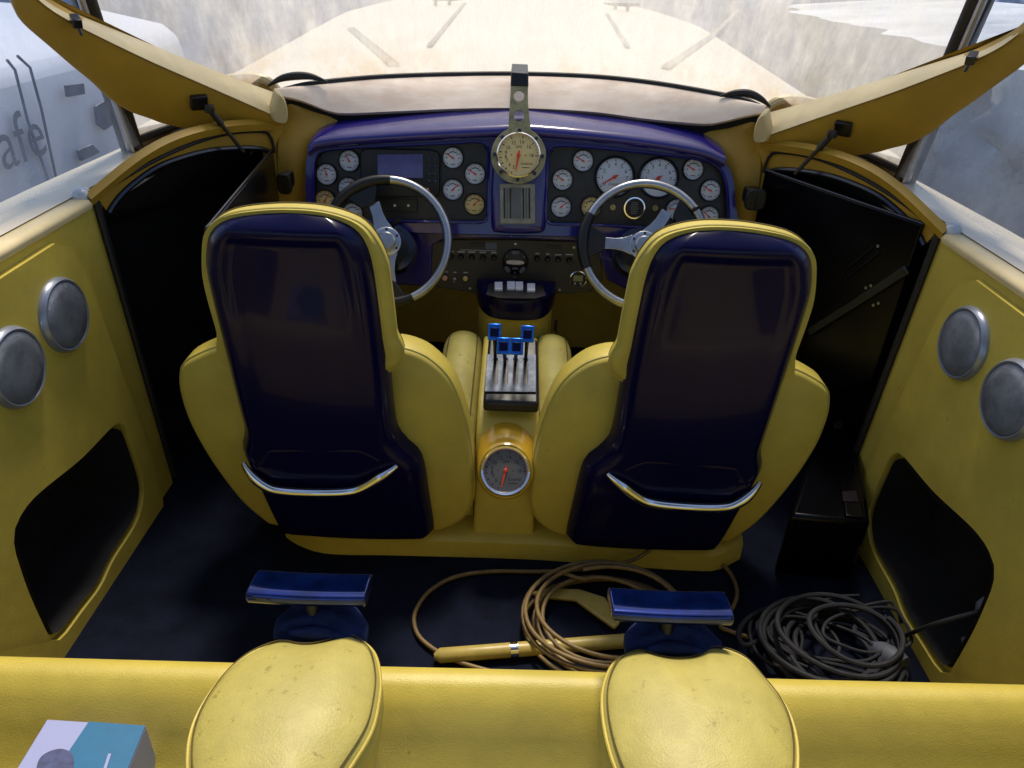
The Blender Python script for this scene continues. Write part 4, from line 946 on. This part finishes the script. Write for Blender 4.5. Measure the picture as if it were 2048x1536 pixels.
# rolled navy cloths and blue handles
for k, cl, hd in (('L', [(555, 1235), (600, 1222), (650, 1222), (700, 1232), (735, 1250)], [(508, 1182), (520, 1150), (740, 1166), (730, 1204), (612, 1200)]),
                  ('R', [(1250, 1270), (1300, 1252), (1350, 1252), (1400, 1262), (1440, 1278)], [(1219, 1188), (1450, 1188), (1458, 1232), (1225, 1240), (1219, 1215)])):
    lab = ('left', 'right')[k == 'R']
    pts = spline(ats(cl, z=.44), 30, False); t = thing('rolled_cloth', 'rolled navy cloth tucked behind the %s rear cushion' % lab, 'cloth', pts[15]-V((0, 0, .06)), 'rolled navy cloths')
    rings = []; n = len(pts)
    for j_, q in enumerate(pts):
        f = math.sin(math.pi*(j_+2.2)/(n+3.4))**.6; sg = []
        for a_ in range(36):
            an = 2*math.pi*a_/36; rr_ = .036*f*(1+.07*math.sin(6*an+j_*.22)+.05*math.sin(11*an-j_*.3)+.03*math.sin(j_*.9))
            sg.append(q+V((0, -.012+math.cos(an)*rr_*1.25, -.012+math.sin(an)*rr_*.95)))
        rings.append(sg)
    mb = MB(); mb.loft(rings, True, True, True); mb.build('roll', 'cloth', t, smooth=80)
    mb = MB(); mb.tube([q+V((.0, -.05, .004)) for q in pts[6:24]], [.004+.008*math.sin(math.pi*k/17) for k in range(18)], 10); mb.build('hem', 'cloth', t, smooth=80)
    hz = .50
    c0 = at((hd[0][0]+hd[2][0])/2, (hd[0][1]+hd[2][1])/2+2, z=hz); xa = at(hd[0][0], c0.y*0+1187 if k == 'L' else 1212, y=c0.y).x; xb = at(739 if k == 'L' else 1458, 1187 if k == 'L' else 1212, y=c0.y).x
    t = thing('grab_handle', 'glossy blue metal handle in front of the %s rear cushion' % lab, 'handle', (c0.x, c0.y, .36), 'blue rear handles')
    w = xb-xa; rings = []
    for i in range(9):
        s = i/8; x = xa+w*s; bend = -.003*math.sin(s*math.pi); r = []
        for q in range(20):
            a = 2*math.pi*q/20; yy = math.copysign(abs(math.cos(a))**.5, math.cos(a))*.034; zz = math.copysign(abs(math.sin(a))**.5, math.sin(a))*.013
            r.append(V((x, c0.y+bend+yy, hz+zz+yy*-.15)))
        rings.append(r)
    mb = MB(); mb.loft(rings, True, True, True); mb.build('bar', 'bluepad', t, smooth=45, bevel=.003)
    mb = MB(); mb.tube([(c0.x-.0, c0.y, hz-.01), (c0.x, c0.y-.02, .42), (c0.x, c0.y-.06, .36)], .012, 10); mb.build('stem', 'black', t)

# ================================================================== LOOSE THINGS ON THE FLOOR
def hose_path(px, z=.012): return ats(px, z=z)
hp_ = []
def coil(cpx, rx, ry, turns, z0, jit, seed, start=0):
    random.seed(seed); c = at(*cpx, z=0); P = []
    for i in range(turns*28):
        a = start+i/28*2*math.pi; tn = i/28
        k = 1-.07*(tn % 4)+jit*math.sin(tn*2.1+seed)*.5
        P.append(V((c.x+math.cos(a)*rx*k+jit*.15*math.sin(tn), c.y+math.sin(a)*ry*k, z0+.006+.011*(i/28)+.006*math.sin(a*2+tn))))
    return P
th_ = thing('hose', 'coiled tan hose lying on the navy floor behind the right seat', 'hose', at(1190, 1260, z=0))
pts = [at(1300, 1100, y=1.47), at(1260, 1122, z=.05)]+hose_path([(1180, 1138), (1080, 1143), (980, 1143), (910, 1154), (862, 1180), (836, 1212), (828, 1242), (840, 1275), (880, 1306), (930, 1328), (1010, 1350)])
mb = MB(); mb.tube(spline(pts, 120, False), .0052, 10); mb.build('loose_loop', 'hose', th_)
P = coil((1215, 1262), .205, .175, 7, .0, .05, 3, 2.2); mb = MB(); mb.tube(spline(P, 320, False), .0052, 10); mb.build('coil', 'hose', th_)
mb = MB(); mb.tube(spline(hose_path([(1420, 1122), (1448, 1132), (1468, 1160), (1474, 1190), (1462, 1222), (1440, 1250), (1460, 1262), (1500, 1275)]), 60, False), .0052, 10); mb.build('free_end', 'hose', th_)
tc_ = thing('cable', 'coiled dark grey cable on the floor beside the right side panel', 'cable', at(1640, 1300, z=0))
P = coil((1660, 1318), .150, .135, 8, .0, .24, 8, .7); mb = MB(); mb.tube(spline(P, 460, False), .0062, 8); mb.build('coil', 'cable', tc_)
mb = MB(); mb.tube(spline(hose_path([(1790, 1290), (1700, 1240), (1640, 1218), (1560, 1212), (1505, 1230), (1478, 1262), (1490, 1290), (1540, 1275), (1580, 1290)], .03), 80, False), .006, 8); mb.build('loop', 'cable', tc_)
random.seed(4)
for i in range(5):
    c0 = at(1545+48*i, 1282+14*(i % 3), z=0); pts = []; ra, rb, rot = .07+.05*random.random(), .05+.05*random.random(), random.random()*3; n_ = 10+i % 3*4
    for k in range(n_):
        a = k*.62; u, w_ = math.cos(a)*ra*(1+.03*k), math.sin(a)*rb*(1+.02*k)
        pts.append(V((min(.95, c0.x+u*math.cos(rot)-w_*math.sin(rot)), c0.y+u*math.sin(rot)+w_*math.cos(rot), .012+.02*random.random()+.012*i)))
    mb = MB(); mb.tube(spline(pts, 90, False), .0042, 8); mb.build('stray_loop', 'cable', tc_)
q1 = at(1965, 1222, x=1.02); mb = MB(); mb.tube(spline(hose_path([(1745, 1300), (1790, 1280)], .03)+[at(1870, 1248, x=.95), q1], 30, False), .005, 8); mb.build('lead', 'cable', tc_)
b0, b1 = at(1740, 1290, z=.04), at(1805, 1335, z=.05); mb = MB(); mb.tube([b0, b0.lerp(b1, .3), b0.lerp(b1, .75), b1], [.012, .026, .032, .026], 14); mb.build('connector', mat('connector_grey', lin(78, 84, 98), .6, var=.3), tc_)
for a_, b_ in (((1972, 1196), (1958, 1224)), ((1938, 1276), (1930, 1288))):
    p_, q_ = at(*a_, x=1.04), at(*b_, x=1.03); mb = MB(); mb.tube([p_, p_.lerp(q_, .5), q_], [.006, .013, .008], 10); mb.build('plug', 'speaker', tc_)
tp_ = thing('paddle', 'yellow plastic paddle lying under the coiled hose', 'paddle', at(1140, 1240, z=0))
a, b = at(868, 1312, z=.02), at(1250, 1282, z=.02); mb = MB(); mb.tube([a, a.lerp(b, .03), a.lerp(b, .3), b], [.006, .017, .017, .017], 14); mb.build('shaft', 'paddle', tp_)
mb = MB(); mb.tube([a.lerp(b, .39), a.lerp(b, .43)], .0185, 14); mb.build('ferrule', 'chrome', tp_)
bl_ = ats([(1060, 1190), (1085, 1183), (1160, 1184), (1210, 1200), (1240, 1250), (1228, 1262), (1190, 1235), (1150, 1205), (1085, 1198)], z=.012); mb = MB(); mb.plate(bl_, (0, 0, .012)); mb.build('blade', 'paddle', tp_, bevel=.005)
# black case beside the right seat
tb_ = thing('equipment_case', 'black case with small labels on the floor beside the right seat', 'case', at(1670, 1060, z=0))
def case_box(pts, z0, z1, name, m, bev): mb = MB(); mb.loft([[V((q.x, q.y, z0)) for q in pts], [V((q.x, q.y, z1)) for q in pts]], True, True, True); return mb.build(name, m, tb_, bevel=bev)
zc = .20; cc = ats([(1580, 1030), (1742, 1045), (1716, 850), (1645, 835)], z=zc)
cb = case_box(cc, 0, zc, 'case', 'smoke', .012)
strap = ats([(1690, 1035), (1728, 1040), (1700, 880), (1672, 876)], z=zc); case_box(strap, zc+.001, zc+.008, 'strap', 'smoke', .003)
for pxs in ([(1686, 1003), (1716, 1004), (1712, 982), (1684, 984)], [(1668, 858), (1686, 858), (1684, 842), (1666, 843)]):
    case_box(ats(pxs, z=zc+.008), zc+.0085, zc+.0095, 'label', mat('case_label', lin(44, 38, 42), .9, var=.4, vscale=80, spec=.1), 0)
# brochure on the bench
tbz = .335; BPn = (V((0, .6, tbz)), V((0, .0, 1)).normalized())
t = thing('carton', 'white and teal printed carton standing on the rear bench at lower left', 'carton', at(160, 1500, plane=BPn))
def card(pxs, m, name, off): mb = MB(); mb.plate(ats(pxs, plane=(BPn[0]+BPn[1]*off, BPn[1])), BPn[1]*.0012); return mb.build(name, m, t)
mb = MB(); mb.plate(ats([(94, 1438), (292, 1451), (216, 1640), (-30, 1640)], plane=BPn), (0, 0, -.128)); mb.build('box', 'cardw', t, bevel=.002)
card([(178, 1444), (291, 1452), (216, 1638), (60, 1638), (140, 1500)], 'cardb', 'teal_field', .0006)
blob = [(80, 1520), (100, 1505), (125, 1500), (145, 1510), (148, 1536), (140, 1570), (90, 1580), (74, 1550)]
mb = MB(); mb.plate([q+BPn[1]*.0022 for q in spline(ats(blob, plane=BPn), 40)], BPn[1]*.0008); mb.build('picture', 'cardd', t)
card([(217, 1508), (223, 1508), (206, 1560), (200, 1560)], 'cardw', 'white_stroke', .0022)
